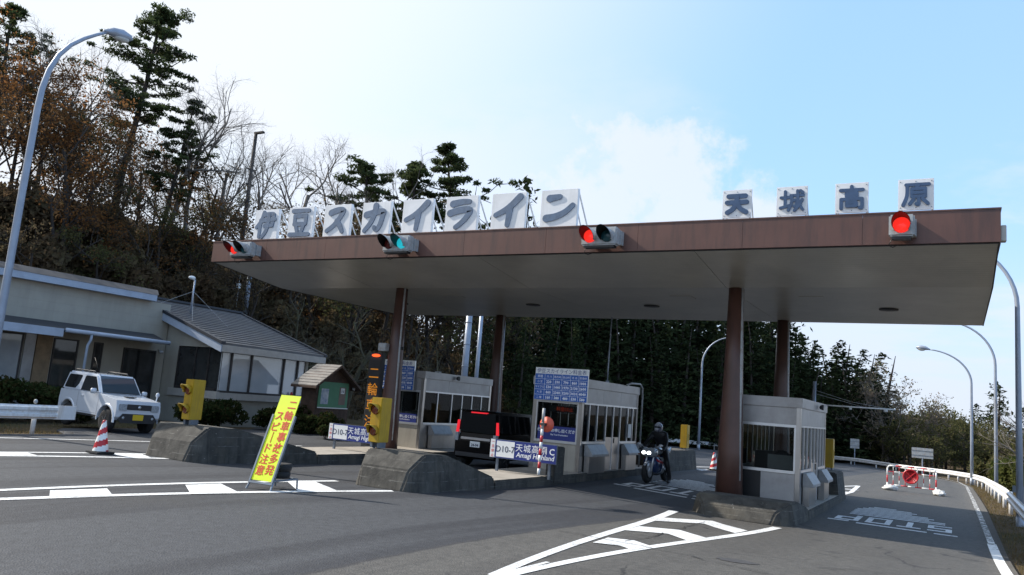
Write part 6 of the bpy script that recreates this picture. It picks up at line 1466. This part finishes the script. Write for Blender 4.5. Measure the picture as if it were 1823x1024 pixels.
    for lb, x, y, rz, sc in (('pale trunked tree on the slope just right of the bay roof', -31.8, 31.5, 2.0, 1.0), ('mossy leaning tree on the slope between the column and the thick grey pole', -30.8, 43.0, 3.3, .9), ('small mossy tree on the slope behind the shelter roof', -30.5, 33.8, 4.4, .7), ('mossy tree on the slope behind the fare board of the left booth', -31.5, 46.5, 5.3, .9)):
        dup(t0, lb, G(x, y), rz, sc)
    # -- cedars: dark wall of trees behind the plaza
    ce = [cedar(401, 13.0, 2.6), cedar(402, 12.0, 2.9), cedar(403, 14.0, 2.5)]
    first = {}
    rows = {'front': [], 'middle': [], 'back': []}
    for i in range(21):                                      # rows along the far guardrail
        f = i / 20; rows['front'].append((-30.0 + 23.0 * f + rnd.uniform(-.5, .5), 67 + 33.0 * f + rnd.uniform(-.8, .8), i % 3, rnd.uniform(.72, .92)))
    for i in range(22):
        f = i / 21; rows['middle'].append((-34.0 + 24.5 * f + rnd.uniform(-.6, .6), 66.5 + 37 * f + rnd.uniform(-1, 1), (i + 1) % 3, rnd.uniform(.92, 1.12) * (1 if f < .8 else .85)))
    for i in range(22):
        f = i / 21; rows['back'].append((-38 + 25.5 * f + rnd.uniform(-.8, .8), 67 + 40 * f + rnd.uniform(-1, 1), (i + 2) % 3, rnd.uniform(1.0, 1.15) * (1 if f < .8 else .84)))
    rows['back'] = [q for q in rows['back'] if q[0] / q[1] > -.52]
    sp = (-36.0, 64.3, 2, (23.2 - terrain(-36, 64.3)) / 14.0); sp2 = (-37.5, 63.4, 0, (21.0 - terrain(-37.5, 63.4)) / 13.0)
    rows['back'] += [sp, sp2]
    for nm in ('front', 'middle', 'back'):
        row = rows[nm] = [(x, y, k, sc * (1.0 if x in (-36.0, -37.5) else 1.30 if x / y < -.17 and y > 66.2 and x > -34.5 and nm != 'front' else 1.15 if x / y < -.2 else 1)) for x, y, k, sc in rows[nm]]
        for i, (x, y, k, sc) in enumerate(sorted(row, key=lambda q: q[0] / q[1])):
            lb = '%s cedar from the left in the %s row of the dark wood behind the guardrail' % (ORD[i], nm)
            if x == -36.0: lb = 'dark cedar with a feathery top above the canopy just left of the ン panel'
            if x == -37.5: lb = 'lower dark cedar beside the feathery one behind the second イ panel'
            rz = rnd.uniform(0, 6.28); wd = 1.75 if x / y > -.17 else 1.38; s3 = (sc * wd, sc * wd, sc) if nm != 'back' or x > -35 else (sc * 1.3, sc * 1.3, sc)
            if k not in first: first[k] = tree_thing('cedar_tree', ce[k], lb, 'cedar', 'cedar', 'darkbark', G(x, y), rz, 'cedars of the wood behind the plaza'); first[k].scale = s3
            else: dup(first[k], lb, G(x, y), rz, s3)
    mid = [(-33.5, 59.5, 0, .9), (-34.0, 56.0, 1, .8), (-32.2, 63.5, 2, .95), (-33.8, 66.0, 1, 1.1), (-31.0, 67.0, 0, 1.0), (-35.0, 62.0, 2, 1.05), (-30.0, 65.0, 1, .9), (-32.5, 61.0, 0, .8), (-30.5, 50.5, 0, .62), (-29.5, 54.5, 1, .70), (-29.0, 58.5, 2, .72), (-31.5, 57.0, 1, .85), (-28.5, 62.0, 0, .75)]
    for i, (x, y, k, sc) in enumerate(mid):
        dup(first[k], '%s cedar from the left among the short dark cedars behind the middle booth roof' % ORD[i], G(x, y), rnd.uniform(0, 6.28), sc)
    # named conifers on the right skyline
    for lb, x, y, k, sc in (('pointed dark cedar just right of the rear right column', -11.6, 99.0, 0, 1.06), ('dark cedar forming the second peak right of the rear column', -9.4, 100.5, 2, .93), ('broad dark cedar beside the pale cherry tree', -8.0, 97.5, 1, .90),
                            ('lone cedar on the far right skyline between two lamp poles', 4.6, 118, 0, .92), ('low cedar on the far right skyline beside the nearest lamp pole', 7.6, 120, 1, .85), ('small cedar at the right edge of the skyline', 9.8, 122, 2, .72), ('small cedar on the skyline left of the lone cedar', 2.4, 119, 1, .70)):
        dup(first[k], lb, G(x, y), rnd.uniform(0, 6.28), (sc * 1.55, sc * 1.55, sc))
    # -- thin-leaved cherry trees on the right skyline
    ch = bare_tree(501, 11.0, .2, 4, .66, .6, .16, .18, 0, 2)
    t0 = tree_thing('cherry_tree', ch, 'pale half-bare cherry tree, highest of three on the right skyline', 'tree', 'cherry_leaf', 'twig', G(-6.3, 95.5), .2, 'half-bare cherry trees', 1.12)
    for lb, x, y, sc in (('pale half-bare cherry tree in the middle of three on the right skyline', -4.2, 96.5, .98), ('pale half-bare cherry tree, lowest of three on the right skyline', -2.2, 97.5, .84)): dup(t0, lb, G(x, y), rnd.uniform(0, 6), sc)
    ol = bare_tree(511, 8.0, .16, 4, .66, .8, .18, .10, 0, 3)
    lbs = ['olive green tree below the cherry trees behind the far guardrail', 'olive green tree behind the farthest right lamp pole', 'dull olive tree between the farthest and middle right lamp poles', 'olive tree right of the middle lamp pole', 'olive tree at the right edge behind the nearest lamp pole', 'low olive tree beside the wide far sign plate', 'olive tree behind the barrier on the rising ground']
    t0 = None
    for lb, (x, y, sc) in zip(lbs, ((-4.6, 93, .80), (-1.2, 95, .86), (1.4, 97, .88), (3.4, 92, .85), (5.6, 88, .85), (-2.4, 90, .68), (-6.8, 94, .85))):
        if t0 is None: t0 = tree_thing('olive_tree', ol, lb, 'tree', 'olive_leaf', 'darkbark', G(x, y), 1.0, 'olive green trees on the right', sc)
        else: dup(t0, lb, G(x, y), rnd.uniform(0, 6), sc)
    for i in range(18):
        x = -6 + 1.0 * i + rnd.uniform(-.4, .4); y = 108 + rnd.uniform(-3, 4); dup(t0, '%s olive tree from the left in the row on the far right ground' % ORD[i], G(x, y), rnd.uniform(0, 6), ((7.8 - .2 * i) - terrain(x, y)) / 8.6 * rnd.uniform(.92, 1.06))
    bt = bare_tree(521, 6.0, .10, 4, .6)
    tree_thing('bare_tree', bt, 'leafless pale branched tree at the right edge between two lamp poles', 'tree', 'brown_leaf', 'twig', G(3.3, 44), .7)
    tree_thing('bare_tree', bare_tree(523, 5.6, .10, 4, .6), 'leafless pale branched tree at the right edge beyond the nearest lamp pole', 'tree', 'brown_leaf', 'twig', G(3.6, 37), 2.2)
    # -- shrubs
    def sh(label, x, y, rx, ry, h, n, size, m, seed, group=None, rz=0.0, z=None):
        return tree_thing('shrub', shrub(seed, rx, ry, h, n, size, lumps=max(10, int(6 * rx * ry + 8))), label, 'shrub', m, 'darkbark', (x, y, (gz(x, y) if z is None else z)), rz, group, trunk='stems', crown='foliage')
    sh('dark clipped hedge in front of the left wing behind the guardrail end', -25.0, 13.2, 1.0, 2.6, 1.45, 7500, .085, 'hedge', 1)
    sh('dark shrub at the wall just behind the rear of the white car', -25.2, 16.3, .8, 1.2, .95, 2600, .08, 'hedge', 2)
    sh('dark hedge under the bay window corner right of the white car', -22.9, 19.9, .9, 1.5, 1.1, 6200, .075, 'hedge', 3)
    sh('dark hedge below the bay front windows behind the yellow standing sign', -22.5, 23.0, .9, 2.2, 1.1, 8200, .075, 'hedge', 4)
    sh('small dark shrub left of the notice board shelter', -20.6, 22.6, .8, 1.0, .85, 3200, .075, 'hedge', 5)
    sh('low dark shrub in front of the notice board shelter', -19.2, 21.8, .6, .8, .6, 1700, .07, 'hedge', 6)
    for i, (x, y, rx, ry, h, m) in enumerate(((2.9, 58, 1.1, 1.5, 2.4, 'bush'), (2.9, 51.5, 1.0, 1.4, 2.0, 'bush'), (3.4, 46, .9, 1.3, 1.5, 'bush'), (2.1, 66, 1.2, 1.6, 2.7, 'olive_leaf'), (3.0, 39, .7, 1.0, 1.0, 'bush'), (4.6, 55, 1.4, 1.6, 3.0, 'olive_leaf'))):
        sh('%s green bush behind the right guardrail counting from the farthest' % ['third', 'fourth', 'fifth', 'first', 'sixth', 'second'][i], x, y, rx, ry, h, 4200, .13, m, 20 + i, 'green bushes behind the right guardrail', z=terrain(x, y) - .1)
    us = shrub(61, 1.6, 1.6, 2.6, 5200, .15, 22, 14); n0 = None; k = 0
    for (x, y, sc) in ((-34.6, 19.5, 1.0), (-35.2, 22.0, 1.2), (-34.2, 24.6, .9), (-35.6, 27.4, 1.3), (-33.8, 29.8, .8), (-35.0, 33.0, 1.1), (-34.0, 36.6, .9), (-34.8, 40.2, 1.1), (-33.4, 44.0, .9), (-37.8, 21.2, 1.4), (-38.2, 25.2, 1.5), (-38.0, 30.0, 1.4), (-37.6, 35.4, 1.3), (-37.2, 41.4, 1.3), (-41.2, 21.5, 1.6), (-41.6, 25.6, 1.5), (-41.4, 31.0, 1.5), (-40.6, 37.0, 1.3), (-32.8, 50.0, 1.1), (-32.6, 55.0, 1.2)):
        lb = '%s brown leafed shrub, counting from the left, in the undergrowth of the left hill' % ORD[k]; k += 1
        if n0 is None: n0 = tree_thing('shrub', us, lb, 'shrub', 'brown_leaf', 'darkbark', G(x, y), .3, 'shrubs in the undergrowth of the left hill', sc, 'stems', 'foliage')
        else: dup(n0, lb, G(x, y), k * 1.3, sc)
    # -- stuff: brush on the slope, verge grass
    T = Tree(77); r = T.r
    def brush(n, fx, hmin, hmax, size):
        for _ in range(n):
            x, y = fx(); h = hill(x, y)
            if h < .15 or (x < -27.4 and -33.4 < x and y < 27.6): continue
            z = terrain(x, y) - .1; H = r.uniform(hmin, hmax); a = Vector((r.gauss(0, .25), r.gauss(0, .25), 1)).normalized()
            p = Vector((x, y, z))
            if r.random() < .55: q = p + a * H * 1.15; w = .018; T.wood.add([(p.x - w, p.y, p.z), (p.x + w, p.y, p.z), (q.x, q.y + .01, q.z)], [(0, 1, 2)])
            for _k in range(4): T.card(p + a * H * r.uniform(.1, 1) + Vector((r.gauss(0, .22), r.gauss(0, .22), 0)), size * r.uniform(.6, 1.4))
    brush(12000, lambda: (r.uniform(-44, -31), r.uniform(15, 66)), .4, 2.2, .22)
    brush(3600, lambda: (lambda f: (-31 + 27 * f + r.gauss(0, 2.0), 68 + 36 * f + r.gauss(0, 2.5)))(r.random()), .4, 2.2, .26)
    brush(2600, lambda: (r.uniform(-5, 14), r.uniform(94, 130)), .5, 2.6, .30)
    o = T.leaf.build('undergrowth', 'brown_leaf'); tag(o, 'brown leafy undergrowth covering the wooded slopes', 'undergrowth', kind='stuff')
    o = T.wood.build('brushwood', 'twig'); tag(o, 'thin bare stems of brushwood on the wooded slopes', 'brushwood', kind='stuff')
    pass
    T = Tree(78); r = T.r
    for _ in range(9000):
        y = 6 + 56 * r.random() ** 1.4; x = .92 + abs(r.gauss(0, .9)) * (1 if r.random() < .85 else 2.2); z = terrain(x, y)
        h = r.uniform(.03, .13) * (1 if x < 1.5 else 2.4); a = Vector((r.gauss(0, .5), r.gauss(0, .5), 1)).normalized() * h; w = .008 + .004 * r.random(); an = r.uniform(0, 3.14); dx, dy = math.cos(an) * w, math.sin(an) * w
        T.leaf.add([(x - dx, y - dy, z - .02), (x + dx, y + dy, z - .02), (x + a.x, y + a.y, z + a.z)], [(0, 1, 2)])
    for _ in range(5000):
        y = r.uniform(7, 19.5); x = -20.1 - abs(r.gauss(0, 1.8)); 
        if x < -25.5 or (y > 13 and x > -22.1): continue
        z = terrain(x, y); h = r.uniform(.03, .14); a = Vector((r.gauss(0, .5), r.gauss(0, .5), 1)).normalized() * h; w = .010; an = r.uniform(0, 3.14); dx, dy = math.cos(an) * w, math.sin(an) * w
        T.leaf.add([(x - dx, y - dy, z - .02), (x + dx, y + dy, z - .02), (x + a.x, y + a.y, z + a.z)], [(0, 1, 2)])
    o = T.leaf.build('verge_grass', 'dry'); tag(o, 'short dry grass along the road verges', 'grass', kind='stuff')

build_ground(); build_markings(); build_cracks(); build_toll(); build_building()
build_suv(); build_van(); build_motorcycle(); build_small(); build_street()
for o in list(COL.objects):
    if o.parent is None and o.name.startswith('office_building'): rebase(o, (-27.5, 17.0, 0.0))
build_plants()
